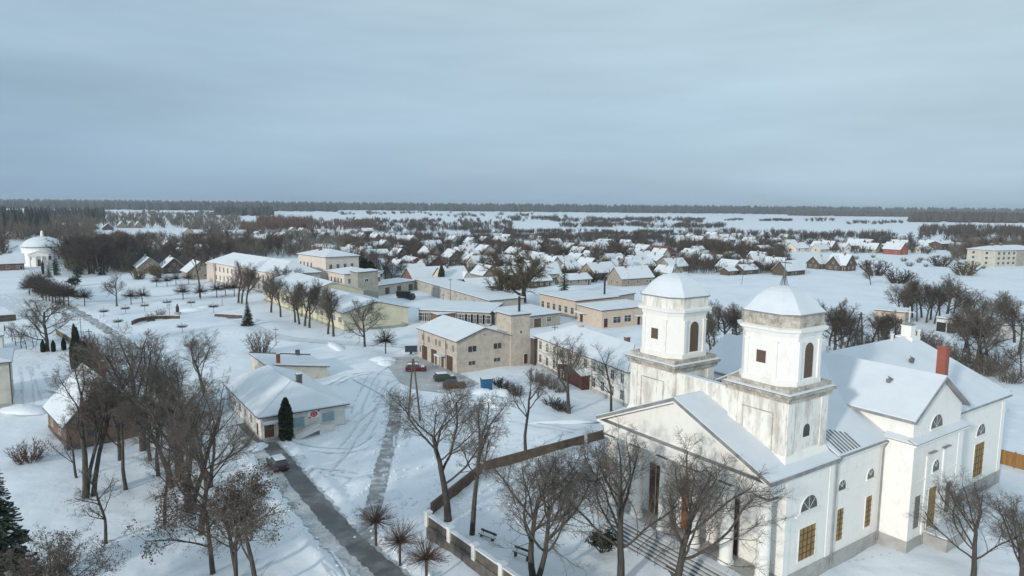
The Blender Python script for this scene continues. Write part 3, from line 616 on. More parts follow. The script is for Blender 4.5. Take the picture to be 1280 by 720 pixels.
# white shop with the hipped roof
A, B = g(327, 551), g(432, 532)
sh = Building('village_shop', 'low white shop with hipped snowy roof, blue shutters and a red sign', 'shop', A, B, 21.5, 3.3, 'whitewall', base=(.3, 'plinth'))
L = sh.L; h_ = 3.42; o_ = .5; W9 = sh.W; ra, rb_ = (L/2, 6.0, 6.3), (L/2, 18.6, 6.3)
sh.roof = make_roof([[(-o_, -o_, h_), (L+o_, -o_, h_), ra], [(L+o_, -o_, h_), (L+o_, W9+o_, h_), rb_, ra], [(L+o_, W9+o_, h_), (-o_, W9+o_, h_), rb_], [(-o_, W9+o_, h_), (-o_, -o_, h_), ra, rb_]], sh.root)
sh.door('f', 1.1, 1.35, 2.15, 'brownwood'); sh.win('f', 5.2, 1.0, 1.7, 1.5, pm='blueshutter', mull=0); sh.win('f', 9.6, 1.15, 1.8, 1.4, pm='blueshutter', mull=0)
sh.door('r', 1.2, 1.3, 2.2, 'black')
for t in (2.5, 6, 9.5, 12.8, 16.2): sh.win('l', t, 1.2, 1.0, 1.2)
sh.door('l', 19.6, 1.0, 2.0, 'maroon')
o = MB().box(.2, -1.3, 2.5, 2.1, 0, 2.62).build('door_canopy', 'whitewood', sh.root); MB().box(.2, -1.3, 2.622, 2.1, -.03, 2.82).build('snow_cover', 'roofsnow', o)
o = MB().box(L, .1, 2.5, L+1.3, 2.4, 2.6).build('door_canopy', 'whitewood', sh.root); MB().box(L, .1, 2.602, L+1.3, 2.4, 2.8).build('snow_cover', 'roofsnow', o)
o = MB().box(.2, -1.5, -.3, 2.6, 0, .22).build('door_step', 'plinth', sh.root)
o = MB().poly([(7.8, -.3, 1.4), (7.8, -1.6, 1.4), (4.2, -1.6, .35), (4.2, -.3, .35)], (0, 0, .8)).box(7.8, -1.6, -.3, 10.0, -.1, .9).build('ramp', 'whitewall', sh.root); MB().poly([(7.8, -1.65, 1.47), (4.2, -1.65, .42), (4.2, -1.4, .42), (7.8, -1.4, 1.47)], (0, 0, .1)).build('ramp_snow', 'roofsnow', o)
sg = MB().box(6.5, -.1, 2.0, 8.4, -.03, 3.2).build('sign_board', 'signwhite', sh.root)
s_ = MB(); s_.loft([[(7.45+.52*a*math.cos(t), -.135, 2.62+.42*a*math.sin(t)) for t in [6.283*i/14 for i in range(14)]] for a in (1, .55)], False)
s_.build('sign_emblem', 'signred', sg); MB().box(6.62, -.13, 2.08, 7.0, -.1, 2.3).box(8.0, -.13, 2.9, 8.3, -.1, 3.1).build('sign_patch', 'signred', sg)
MB().poly([(7.45+.22*math.cos(t), -.14, 2.62+.18*math.sin(t)) for t in [6.283*i/10 for i in range(10)]], (0, -.02, 0)).build('sign_centre', 'signred', sg)
sh.chimney(7.4, 6.4, 5.0, 7.1, .75, 'fieldstone')
sh.done()
A = g(333, 480); C_ = g(299, 467); U_ = Vector((math.sin(AZ), math.cos(AZ), 0))
bs = Building('back_store', 'low store with single pitch snowy roof and pale yellowish side wall behind the shop', 'store', A, A+U_*11.5, (C_-A).length, 1.7, 'cream')
bs.wall.poly([(.002, .002, 1.7), (bs.L-.002, .002, 1.7), (.002, .002, 3.5)], (0, -(bs.W-.004), 0))
bs.roof = make_roof([[(-.3, -.35, 3.72), (bs.L+.4, -.35, 1.86), (bs.L+.4, bs.W+.3, 1.86), (-.3, bs.W+.3, 3.72)]], bs.root, snow=.14)
bs.chimney(2.6, 1.2, 2.6, 5.0, .6, 'redbrick'); bs.win('l', 4, 1.0, 1, .9)
MB().poly([(-.25, bs.W+.05, 4.05), (bs.L+.3, bs.W+.05, 2.2), (bs.L+.3, bs.W+.05, 1.9), (-.25, bs.W+.05, 3.75)], (0, .2, 0)).build('parapet', 'darkedge', bs.root); MB().box(8.6, bs.W-1.0, 2.2, 9.4, bs.W-.3, 3.5).build('vent_housing', 'darkedge', bs.root); bs.done()

# white two storey house behind the churchyard
w2 = Building('white_house', 'long white two storey house with hipped snowy roof beside the church', 'house', g(671, 456), g(784, 509), 11, 5.9, 'whitewall', base=(.5, 'plinth'))
w2.hip(2.9, .5, h1=6, h2=6)
L = w2.L; n = 11
for i in range(n):
    t = 1.6+i*(L-3.2)/(n-1)
    w2.win('f', t, 3.7, 1.0, 1.6, pm='glass2' if i % 3 else 'glass', mull=2); w2.win('f', t, .9, 1.0, 1.6, mull=2)
for t in (2.5, 5.5, 8.5): w2.win('l', t, 3.7, 1.0, 1.5, mull=2); w2.win('l', t, .9, 1.0, 1.5)
MB().box(0, -.08, 3.1, L, 0, 3.22).build('string_course', 'cream', w2.root)
for t in (.3, L*.33, L*.66): MB().tube((t, -.1, .2), (t, -.1, 5.8), .06, k=6).build('downpipe', 'cornice', w2.root)
w2.chimney(L*.72, 6, 7.6, 9.6, .8, 'oldbrick'); w2.chimney(L*.25, 5.6, 7.6, 9.4, .8, 'creambrick')
w2.done()
ps = Building('wooden_shed', 'maroon wooden shed against the white two storey house', 'shed', g(697, 472), g(727, 488), 5, 2.6, 'maroon')
ps.gable(1.0, 'y', .35); ps.door('f', 2, 1, 1.9, 'darkwood'); ps.done()

# pale yellow hall (two gabled volumes end to end) and its boiler tower
yh = Building('sports_hall', 'long pale yellow hall with low gabled snowy roof behind a row of trees', 'hall', g(372, 400), g(430, 416), 19, 5.0, 'yellow', base=(.6, 'greygreen'))
A = g(430, 415); B = g(515, 408.5); dr = (A-B).normalized(); back = Vector((-math.sin(R(35.5)), math.cos(R(35.5)), 0))
bpy.data.objects.remove(yh.root)
yh = Building('sports_hall', 'pale yellow hall with a low snowy gable facing the fire station', 'hall', A+back*32, A, 18.4, 4.9, 'yellow', base=(.5, 'greygreen'))
yh.gable(2.3, 'x', .4, snow=.13)
for i in range(7): yh.win('f', 2.5+i*4.5, 2.2, 2.4, 1.3, pm='glass2', mull=2)
MB().box(yh.L-.02, 16.2, 0, yh.L+.35, 17.4, .9).build('green_box', 'greygreen', yh.root); yh.done()
y2 = Building('gymnasium', 'taller pale yellow gymnasium with gabled roof and green gable edge', 'gymnasium', A+back*70+dr*.5, A+back*32.6+dr*.5, 20, 6.2, 'yellow', base=(.5, 'greygreen'))
y2.gable(3.0, 'x', .5, edge='greygreen', snow=.13)
for i in range(8): y2.win('f', 2.5+i*4.5, 2.2, 2.4, 2.2, pm='glass2', mull=2)
y2.done()
bt = Building('boiler_tower', 'narrow grey tower block behind the yellow gymnasium', 'tower', A+back*46-dr*19.8, A+back*40-dr*19.8, 7, 11.2, 'greywall')
bt.flat(.3, .2); bt.win('r', 3, 8.3, 1.2, .9); bt.win('f', 3, 4.5, .8, 1.4); bt.done()

# school with columns
sc = Building('school', 'long pale pink two storey school with columned end and snowy roof', 'school', g(262, 351), g(352, 372), 15, 8.0, 'pinkplaster', base=(.7, 'plinth'))
L = sc.L; sc.hip(4.0, .6, h1=8, h2=7)
for i in range(15):
    t = 8+i*(L-10)/14
    sc.win('f', t, 4.8, 1.2, 2.0, pm='glass', mull=2); sc.win('f', t, 1.3, 1.2, 1.9, mull=2)
for i in range(5): sc.win('l', 2+i*2.8, 4.6, 1.1, 2.0); sc.win('l', 2+i*2.8, 1.3, 1.1, 1.9)
for i in range(5): MB().rev([(.45, .1), (.42, 7.6), (.55, 7.95)], .8+i*1.6, -.8, 12).build('column', 'pinkplaster', sc.root)
MB().box(0, -1.4, 7.5, 8.2, -.01, 8.1).build('portico_beam', 'pinkplaster', sc.root)
sc.done()
A2 = g(396, 357); s2 = Building('school_wing', 'tall pale pink school block with hipped roof and two dark chimneys', 'school', g(374, 358), g(408, 365), 14, 13.0, 'pinkplaster')
s2.hip(2.2, .5)
for t in (2, 5, 8, 11):
    for z in (1.3, 4.9, 8.6): s2.win('f', t, z, 1.1, 1.7); s2.win('r', t, z, 1.1, 1.7)
for x in (3, 9): s2.chimney(x, 5, 13.8, 16.2, 1.1, 'oldbrick')
s2.done()
s3 = Building('school_annexe', 'pale pink two storey school annexe with downpipes beside the tall block', 'school', g(408, 366), g(431, 372), 14, 8.2, 'pinkplaster')
s3.hip(1.6, .4)
for t in (2, 5, 8, 11, 13.5):
    for z in (1.3, 4.9): s3.win('f', t, z, 1.1, 1.7); s3.win('r', t, z, 1.1, 1.7)
s3.done()

# long garage and workshop rows
def row(name, label, cat, A, B, W, h, wm, slope=.4, doors=0, dm='darkwood', wins=0, dirx=False, dw=2.6, dh=2.5, wz=1.3, ww=1.4, wh=1.3, pm='glass'):
    b = Building(name, label, cat, A, B, W, h, wm); b.flat(slope, .3, dirx=dirx)
    for i in range(doors): b.door('f', (i+.5)*b.L/doors, dw, dh, dm)
    for i in range(wins): b.win('f', (i+.5)*b.L/wins, wz, ww, wh, pm=pm, mull=2)
    b.done(); return b
row('garage_row', 'long grey concrete garage row bending round the truck yard', 'garages', g(444, 374), g(520, 362), 9, 3.4, 'concrete', .3, 5, 'darkwood')
b = row('workshop', 'long concrete workshop with a snowy flat roof and a thin mast in front', 'workshop', g(520, 362), g(612, 392), 12, 3.8, 'concrete', .3, 0, wins=9, ww=.9, wh=1.0, wz=2)
row('workshop', 'low workshop with a dark glazed front behind the fire station', 'workshop', g(525, 404), g(612, 408), 16, 3.6, 'greywall', .35, 0, wins=12, ww=2.3, wh=2.3, wz=.7)
row('workshop', 'grey flat roofed shed right behind the hose tower', 'workshop', g(642, 413), g(700, 406), 14, 3.2, 'greywall', .5, 1, wins=2)
row('brick_store', 'low brown brick store with stepped snowy roof left of the fire station', 'store', g(524, 399), g(548, 408), 7, 3.0, 'oldbrick', .3, 1)
rb = row('dairy_building', 'beige flat roofed building with a row of square windows left of the beige shop', 'building', g(675, 388), g(719, 399), 16, 5.2, 'beige', .3, 0, wins=6, wz=1.3, ww=1.5, wh=1.9, pm='glass')
rb2 = row('corner_store', 'beige flat roofed store with two entrance canopies and a maroon door', 'store', g(721, 401), g(752, 410), 17, 4.6, 'beige', .4, 0)
L = rb2.L
rb2.door('f', 2.5, 1.6, 2.4, 'maroon'); rb2.door('r', 1.3, 1.3, 2.5, 'maroon'); rb2.win('r', 5, 1.1, 2.5, 1.7, mull=2); rb2.win('r', 8.6, 1.2, 2.2, 1.8, mull=2); rb2.door('r', 12.4, 1.0, 2.3, 'black')
o = MB().box(1, -1.6, 2.8, 5.2, -.01, 3.0).build('canopy', 'whitewood', rb2.root); MB().box(1, -1.6, 3.002, 5.2, -.03, 3.2).build('snow_cover', 'roofsnow', o)
o = MB().box(L+.01, 11.2, 2.6, L+1.2, 13.6, 2.75).build('canopy', 'whitewood', rb2.root); MB().box(L+.03, 11.2, 2.752, L+1.2, 13.6, 2.95).build('snow_cover', 'roofsnow', o)
row('brick_annexe', 'tan brick block with a flat snowy roof and tall pipe behind the beige store', 'building', g(735, 388), g(768, 393), 10, 5.4, 'beige', .2, 0, wins=2)

# right side: ruined garages, farm sheds, apartment block
row('ruined_garages', 'derelict pale brick garages with open dark bays behind the bare trees', 'garages', g(1170, 414), g(1236, 424), 8, 3.6, 'whitewall', .3, 5, 'black', dw=2.6, dh=2.6)  # flat black panels paint the shade inside the open bays, not door leaves
row('ruined_barn', 'roofless beige brick ruin with dark window holes left of the church cross', 'ruin', g(1092, 408), g(1130, 412), 7, 4.6, 'beige', .2, 1, 'black', wins=3, wz=1.6)
row('garage_block', 'pale brick garage with a plain end wall at the right edge', 'garages', g(1236, 424), g(1300, 424), 9, 3.5, 'whitewall', .3, 0)
ap = Building('apartment_block', 'three storey beige apartment block beyond the white field', 'apartments', g(1228, 329.5), g(1245, 332.5), 60, 9.2, 'cream')
bpy.data.objects.remove(ap.root)
ap = Building('apartment_block', 'three storey beige apartment block with low hipped roof beyond the white field', 'apartments', g(1243, 333.5), g(1300, 331.5), 17, 9.4, 'cream')
ap.hip(2.4, .6)
for f in range(3):
    for i in range(9): ap.win('f', 3+i*(ap.L-6)/8, 1.2+f*2.9, 2.0, 1.5, mull=1)
    for t in (4, 12): ap.win('l', t, 1.2+f*2.9, 1.5, 1.4)
o = MB().box(ap.L*.45, -.3, 0, ap.L*.62, -.01, 9.1).build('stair_panel', 'greywall', ap.root)
for x in (8, 16): ap.chimney(x, 8, 10.5, 13, 1.2, 'oldbrick')
ap.done()
# left edge
lb = Building('cream_house', 'cream two storey house cut by the left edge of the picture', 'house', g(15, 507)-U_*14, g(15, 507), 11, 7.2, 'cream', base=(.5, 'plinth'))
lb.hip(1.5, .5, edge='darkedge')
for t in (2, 5): lb.win('r', t+2, 4.4, 1.1, 1.5); lb.win('r', t+2, 1.3, 1.1, 1.5)
for t in (3, 6.5): lb.win('f', t, 4.4, 1.1, 1.5)
MB().tube((lb.L+.1, .2, .2), (lb.L+.1, .2, 7), .07, k=6).build('downpipe', 'darkedge', lb.root)
lb.done()
l2 = Building('white_outbuilding', 'small snow roofed outbuilding behind the cream house', 'outbuilding', g(4, 440)-U_*9, g(4, 440), 7, 3.8, 'whitewall'); l2.gable(1.6, 'x'); l2.done()
rh = Building('red_brick_house', 'dark red brick house with steep snowy roof among the bare trees', 'house', g(84, 561), g(182, 541), 12, 3.4, 'oldbrick', base=(.4, 'fieldstone'))
rh.gable(5.2, 'y', .5, snow=.14)
for t in (3, 6.6, 9.6): rh.win('f', t, 1.0, 1.1, 1.5, mull=2, fm='darkwood')
for t in (rh.L/2-1.5, rh.L/2+1.5): rh.win('f', t, 4.4, .9, 1.2, fm='darkwood')
for t in (3, 8): rh.win('l', t, 1.1, 1.1, 1.4)
rh.chimney(rh.L/2+1.2, 6, 7.0, 9.9, .7); rh.done()

# round white chapel far left
def chapel():
    c = g(55, 331); r = 9.3
    o = thing('round_chapel', 'round white chapel with a big snowy dome and columned porch', 'chapel', c, R(24))
    MB().rev([(r, -.5), (r, 8.6), (r+.3, 8.7), (r+.3, 9.1), (r-.2, 9.15)], k=36).build('drum', 'chapelwhite', o)
    MB().rev([(r*math.cos(a)*1.0, 9.1+5.7*math.sin(a)) for a in [R(5+i*8.4) for i in range(11)]], k=36).build('dome', 'roofsnow', o, True)
    l = MB().rev([(.7, 14.9), (.6, 16.9), (.75, 17), (.1, 18)], k=10).build('lantern', 'chapelwhite', o); MB().tube((0, 0, 17.8), (0, 0, 19.6), .06, k=5).tube((-.5, 0, 19), (.5, 0, 19), .06, k=5).build('cross', 'metal', l)
    p = MB().box(-4.4, -r-2.2, 5.2, 4.4, -r+1.5, 6.1).build('porch', 'chapelwhite', o)
    MB().poly([(-4.5, -r-2.3, 6.1), (4.5, -r-2.3, 6.1), (0, -r-2.3, 7.6)], (0, -5, 0)).build('pediment', 'chapelwhite', p)
    for s_ in (-1, 1): MB().poly([(s_*4.7, -r-2.5, 6.15), (0, -r-2.5, 7.75), (0, -r+2.5, 7.75), (s_*4.7, -r+2.5, 6.15)], (0, 0, -.2)).build('porch_snow', 'roofsnow', p)
    for x in (-3.8, -1.3, 1.3, 3.8): MB().rev([(.45, 0), (.40, 4.9), (.55, 5.2)], x, -r-1.7, 12).build('column', 'chapelwhite', o)
    for a in (-52, -26, 28, 55): 
        t_ = R(a-90); window(o, (r*math.cos(t_), r*math.sin(t_), 3.2), t_+math.pi/2, 1.1, 2.0, fm='chapelwhite')
    window(o, (0, -r, .1), 0, 1.8, 3.4, fm='chapelwhite', pm='darkwood', mull=1, name='door')
    for a in (180, 0): MB().box(math.cos(R(a))*(r-.2)-.5, -.5, 8.8, math.cos(R(a))*(r-.2)+.5, .5, 10.4).build('parapet_post', 'chapelwhite', o)
chapel()

# ---------------------------------------------------------------- village houses (base centre pixel, ridge axis, length, width, wall height, rise, wall, label)
A_, B_ = 'A', 'B'
HOUSES = [
 (508,305,A_,11,9,3.2,4,'cream','pale house with steep white roof standing alone behind the snowy strip'),
 (490,325,A_,11,8,2.8,4,'darkwood','dark gabled house with bright roof just right of the dark thuja pair'),
 (507,332,A_,15,7,2.8,1.8,'redbrick','low red brick house with flat looking roof behind the bare yard trees'),
 (528,323,A_,13,9,3,4,'tan','brown gabled house with patchy snow on its roof'),
 (535,332,A_,10,7,2.4,2.6,'darkwood','small dark shed with clean white roof in front of the brown gabled house'),
 (557,327,A_,12,9,3,4,'darkwood','dark gabled house with wide white roof and bushes in front'),
 (583,336,A_,11,9,3,3.6,'tan','house with clean white roof above the cream cottage'),
 (538,313,B_,10,8,3,3.6,'darkwood','dark triangular gable poking above the snowy garden strip'),
 (540,358,B_,17,10,3.4,4,'oldbrick','large brown brick barn with wide white roof beside the dark column tree'),
 (510,352,B_,14,9,3.2,3.6,'tan','low barn roof left of the brown brick barn'),
 (572,359,B_,12,10,3.4,4.4,'yellow','cream yellow cottage with dormer gable and big white roof'),
 (607,366,B_,14,8,2.6,2.6,'maroon','long low maroon shed with white roof below the big willow'),
 (561,304,A_,11,9,3,3.4,'cream','white roofed house left of the dark spruce pair'),
 (583,309,A_,10,8,4,3.6,'cream','pale tall cottage between the two dark spruces'),
 (598,323,A_,10,9,5,3.2,'cream','two storey pale house with dark right side'),
 (584,318,A_,9,8,3,3,'pinkplaster','pale cluttered cottage left of the two storey pale house'),
 (606,339,B_,11,9,4,3.4,'cream','white house with a red roofed upper part behind the green conifer'),
 (647,347,A_,13,9,3,3.6,'tan','snowy roof seen through the branches of the big willow'),
 (677,359,B_,10,8,2.8,3.6,'darkwood','dark cottage with clean white roof right of the willow trunk'),
 (691,354,B_,9,8,4.2,3.8,'cream','cream gabled cottage left of the tall dark spruce'),
 (680,341,A_,10,8,4,4,'cream','pale twin gabled house above the willow cottage'),
 (713,331,A_,11,8,3,3.4,'tan','tan roofed house beside the top of the tall dark spruce'),
 (723,357,B_,14,7,2.6,2,'greywall','long low white roof right of the tall dark spruce'),
 (696,308,B_,12,9,3,3,'pinkplaster','small pale house in the brown tree belt above the willow'),
 (758,349,B_,15,10,3.2,4,'tan','wide blue white roof left of the long cream house'),
 (797,357,B_,18,9,3.4,4.2,'tan','long tan house with dark left gable just behind the left tower'),
 (784,342,B_,13,9,3.2,3.6,'tan','white roof with two chimneys behind the long tan house'),
 (803,335,B_,13,9,3.2,3.4,'cream','white roof with small chimney left of the left tower cross'),
 (727,339,A_,10,8,3,3.6,'darkwood','dark gabled cottage with narrow white roof right of the spruce'),
 (797,320,A_,12,10,3.6,3.8,'pinkplaster','pink gabled house with dusty white roof'),
 (818,321,A_,15,10,3,4,'redroof','rusty red roofed barn right of the pink gabled house'),
 (849,340,B_,13,9,3,3.6,'tan','white roofed house just right of the left tower cross'),
 (738,313,B_,12,9,3,3,'cream','white roofed house behind two small green conifers'),
 (745,330,B_,12,9,3,3,'tan','broad snowy roof in the middle of the village gardens'),
 (772,331,B_,12,9,3,3,'greywall','white roof in the gardens right of the broad snowy roof'),
 (850,303,B_,16,9,3,3.4,'cream','white roof above the dark conifer hedge'),
 (870,304,B_,15,9,3,3.4,'cream','white roof right of the conifer hedge'),
 (891,303,B_,16,10,3,4,'tan','large white roof standing above the dark bushes'),
 (909,301,B_,14,9,3,3.4,'tan','white roof half hidden by pale shrubs'),
 (933,306,A_,12,8,3,3.4,'pinkplaster','pale roof on the rise above the field edge'),
 (924,299,B_,13,8,3,3,'cream','white roof at the top of the village slope'),
 (917,324,B_,8,6,2.4,2,'greywall','small white shed roof in the dark bushes'),
 (921,329,B_,9,6,2.4,2.2,'darkwood','second small shed with slanting white roof in the bushes'),
 (952,331,B_,11,8,3,3.4,'tan','white roof behind the dark field edge pines'),
 (964,339,A_,11,9,3.2,3.8,'tan','pale tan cottage with snowy roof near the right tower'),
 (939,343,B_,11,7,2.4,2.2,'darkwood','clean white shed roof at the edge of the snowy field'),
 (905,341,A_,11,9,3,3.4,'greywall','snow dusted cottage at the field edge left of the white shed'),
 (916,344,B_,7,5,2.2,1.4,'darkwood','tiny shed at the field edge'),
 (995,344,B_,16,8,2.6,4.2,'darkwood','dark barn with long white roof behind the right tower cross'),
 (1032,336,B_,11,8,3,3.6,'darkwood','left wing of the dark wooden farmhouse in the field'),
 (1045,338,A_,11,9,3.4,5.2,'darkwood','central tall gable of the dark wooden farmhouse in the field'),
 (1058,338,B_,13,8,3,4.6,'darkwood','right wing of the dark wooden farmhouse with bright roof'),
 (1003,315,B_,15,10,3,3.8,'pinkplaster','pink walled house with pale roof beyond the field'),
 (1021,313,A_,12,9,3,4,'pinkplaster','pale roofed house next to a brick gable beyond the field'),
 (1031,313,A_,11,9,3,4.4,'oldbrick','brick gabled house beyond the field'),
 (1066,311,A_,13,9,3,5,'oldbrick','dark pointed gable below the tall shrubs'),
 (1084,316,A_,12,9,3,4.2,'greywall','grey gabled house left of the orange brick house'),
 (1100,316,B_,12,7,2.8,2.2,'tan','low white roof joined to the orange brick house'),
 (1114,318,A_,13,10,4,4.6,'redbrick','orange red brick house with dark gable'),
 (1185,312,B_,26,10,5,2.0,'darkwood','long dark building with bright flat white roof'),
 (1207,313,B_,18,9,4,2,'whitewall','pale shed right of the long dark building'),
 (1155,311,A_,13,9,3,4,'darkwood','dark house hidden among shrubs left of the long dark building'),
 (1160,316,B_,14,8,2.8,2.2,'cream','low cream shed in front of the shrubs'),
 (10,338,B_,13,9,3.4,4,'oldbrick','red brown brick house left of the round chapel'),
 (12,286,B_,13,9,3,3.6,'tan','white roof deep in the left wood'),
 (21,287,A_,13,9,3,3.6,'tan','second white roof deep in the left wood, right of the first'),
 (20,296,B_,14,9,3,2.4,'cream','pale long roof at the near edge of the left wood'),
 (5,299,A_,12,9,3,3.6,'tan','white slanting roof at the far left of the wood'),
 (57,291,A_,12,9,3,4,'tan','white roof directly above the round chapel'),
 (63,297,A_,11,8,3,4,'darkwood','dark house with stepped white roofs above the chapel'),
 (71,281,B_,13,8,3,3,'greywall','small white roof high above the chapel trees'),
 (90,287,B_,26,13,4,3.6,'cream','big pale hall with broad snowy roof above the chapel trees'),
 (111,287,B_,22,10,3,3,'tan','long low white roof right of the big pale hall'),
 (128,288,A_,16,11,3,5,'darkwood','dark wide gable with bright white roof left of the three matching roofs'),
 (147,285,A_,13,9,3,5.4,'tan','first of three matching steep white roofs, the left one'),
 (158,285,A_,13,9,3,5.4,'tan','middle one of the three matching steep white roofs'),
 (168,285,A_,13,9,3,5.4,'tan','right one of the three matching steep white roofs'),
 (170,341,A_,13,10,3,4.2,'tan','tan house with dusty brown roof left of the park'),
 (184,318,A_,11,9,3,4.4,'greygreen','dark house with a green edged gable'),
 (202,341,A_,11,9,3,4,'darkwood','dark cottage with patchy white roof in the park trees'),
 (231,348,A_,13,10,3.2,4.2,'tan','tan house with clean white roof left of the school'),
 (219,316,A_,13,10,3,4,'cream','frosted white roof above the park cottages'),
 (228,297,A_,12,9,4,5,'cream','pale narrow gable by the brown poplars'),
 (252,296,B_,13,9,3,3.6,'tan','white roof above the tall birch'),
 (297,297,B_,18,10,3,4,'cream','large white roof behind the school left end'),
 (315,299,A_,14,9,3,4,'cream','white roof pair behind the school roof'),
 (346,301,A_,13,9,3,4,'tan','white roof beyond the middle of the school'),
 (361,291,A_,11,8,3,3,'tan','small bright roof in the brown alder belt'),
 (373,292,A_,11,8,3,3,'tan','small bright roof right of the first in the alder belt'),
 (431,320,A_,12,9,3,3.8,'cream','white double roof right of the tall school block'),
 (440,321,B_,12,8,3,2.8,'darkwood','low white shed roof joined to the double roof'),
 (444,354,B_,12,8,3,2.6,'whitewall','white flat roofed house behind the boiler tower'),
 (476,349,B_,8,6,2.4,.8,'whitewall','small white garage with flat snowy roof behind the truck yard'),
 (447,300,A_,12,8,3,3.6,'tan','pale roof at the end of the white meadow strip'),
 (460,292,B_,12,8,3,3,'tan','tiny white roof in the hedges above the meadow strip'),
 (448,299,B_,12,8,2.6,2,'greywall','low white roof pair left of the meadow strip'),
 (455,319,B_,12,7,3,2.4,'oldbrick','brick walled cottage behind the two dark thujas'),
 (473,323,B_,14,8,3,2.2,'tan','long low white roof in front of the gardens'),
 (620,305,A_,13,9,3,3.4,'tan','white roof right of the second dark spruce'),
 (628,303,A_,12,9,3,4,'darkwood','dark pointed roof right of the second dark spruce'),
 (637,322,A_,12,9,3,3.4,'cream','pale house behind the willow crown left side'),
 (665,330,A_,12,9,3,3.4,'tan','snowy roof behind the willow crown right side'),
]
rh_ = random.Random(11)
for i, (px, py, ax, L, W, h, rise, wm, lab) in enumerate(HOUSES):
    c = g(px, py); a = R(34.6+rh_.uniform(-5, 5)) if ax == B_ else R(-55.4+rh_.uniform(-5, 5))
    d = Vector((math.cos(a), math.sin(a), 0)); A0 = c-d*L/2
    cat = 'shed' if 'shed' in lab else 'barn' if 'barn' in lab else 'garage' if 'garage' in lab else 'house'
    hb = Building({'shed': 'shed', 'barn': 'barn', 'garage': 'garage'}.get(cat, 'village_house'), lab, cat, A0, A0+d*L, W, h, wm)
    patch = 'redroof' if wm == 'redroof' else None
    if patch: hb.wm = 'oldbrick'
    hb.gable(rise, 'x', .5, snow=None if patch else .2, edge='redroof' if patch else 'darkedge', top='roofpatchy' if i % 3 == 1 and 'clean' not in lab and 'white roof' not in lab else 'roofsnow')
    dist = c.length
    if dist < 480:
        nw = 3 if cat == 'house' else 1
        for k in range(nw): hb.win('f', L*(k+.7)/(nw+.4), 1.0, 1.0, 1.3)
        if cat == 'house':
            for t in (W*.3, W*.7): hb.win('r', t, 1.0, .9, 1.2); hb.win('l', t, 1.0, .9, 1.2)
            if rise > 3.2: hb.win('r', W/2, h+.6, .8, 1.0); hb.win('l', W/2, h+.6, .8, 1.0)
        hb.door('f', L*.9 if nw == 3 else L*.3, 1.0, 2.0, 'maroon')
    else:
        for k in range(2): hb.win('f', L*(k+.5)/2, 1.0, 1.3, 1.4)
        hb.win('r', W/2, 1.2, 1.2, 1.4); hb.win('l', W/2, 1.2, 1.2, 1.4)
    if cat == 'house': hb.chimney(L*rh_.uniform(.3, .7), W*.45, h+rise*.6, h+rise+.9, .7, rh_.choice(['oldbrick', 'redbrick', 'greywall']))
    if 'dormer' in lab:
        MB().poly([(L*.72, -.4, h-.1), (L*.98, -.4, h-.1), (L*.85, -.4, h+2.2)], (0, -4, 0)).build('dormer', wm, hb.root)
        for s_ in (.70, 1.0): MB().poly([(L*s_, -.6, h-.1), (L*.85, -.6, h+2.5), (L*.85, 4, h+2.5), (L*s_, 4, h-.1)], (0, 0, -.18)).build('dormer_snow', 'roofsnow', hb.root)
    hb.done()

# ---------------------------------------------------------------- trees
def rvec(r): return Vector((r.gauss(0, 1), r.gauss(0, 1), r.gauss(0, 1)))
def grow(r, segs, p, d, L, rad, lev, S):
    n = S['n'][lev]; st = L/n; mx_ = S['max']; ends = S['ends']; tap = S.get('tap', .72)
    for i in range(n):
        d = (d + rvec(r)*S['jit'][lev] + Vector((0, 0, S['up'][lev]))).normalized()
        q = p+d*st; r2 = rad*(1-(1-(.25 if lev else .45))*(i+1)/n) if lev == mx_ else rad*(1-.62/n*1.0)
        segs.append((p, q, rad, r2, lev)); p, rad = q, r2
        t = (i+1)/n
        if lev < mx_ and t >= S['start'][lev]:
            k = S['kids'][lev]; k = int(k)+(r.random() < k-int(k))
            for _ in range(k):
                ax = d.cross(rvec(r)).normalized(); a = R(r.uniform(*S['ang'][lev]))
                dd = d*math.cos(a)+ax*math.sin(a)
                grow(r, segs, q, dd, L*r.uniform(*S['len'][lev])*(1.15-.55*t), max(rad*r.uniform(.40, .58), S['rmin']), lev+1, S)
        elif lev == mx_ and i == n-1: ends.append((q, d))
    return p, d, rad
CNT = {}
def segs_mesh(name, segs, mat, sides):
    me = bpy.data.meshes.new(name)
    P0 = np.array([s[0] for s in segs], 'f4'); P1 = np.array([s[1] for s in segs], 'f4'); r0 = np.array([s[2] for s in segs], 'f4'); r1 = np.array([s[3] for s in segs], 'f4')
    d = P1-P0; d /= np.linalg.norm(d, axis=1, keepdims=True)+1e-9
    ref = np.where(np.abs(d[:, 2:3]) < .8, np.array([[0, 0, 1.]]), np.array([[1., 0, 0]]))
    a = np.cross(d, ref); a /= np.linalg.norm(a, axis=1, keepdims=True)+1e-9; b = np.cross(d, a)
    t = np.arange(sides)*2*np.pi/sides; ring = a[:, None]*np.cos(t)[None, :, None]+b[:, None]*np.sin(t)[None, :, None]
    v = np.concatenate([P0[:, None]+ring*r0[:, None, None], P1[:, None]+ring*r1[:, None, None]], 1).reshape(-1, 3)
    n = len(segs); base = (np.arange(n)*2*sides)[:, None]; i = np.arange(sides)[None]; j = (i+1) % sides
    q = np.stack([base+i, base+j, base+sides+j, base+sides+i], -1).reshape(-1, 4)
    fast_mesh(me, v, q); me.materials.append(M[mat]); me.polygons.foreach_set('use_smooth', [True]*len(q)); return me
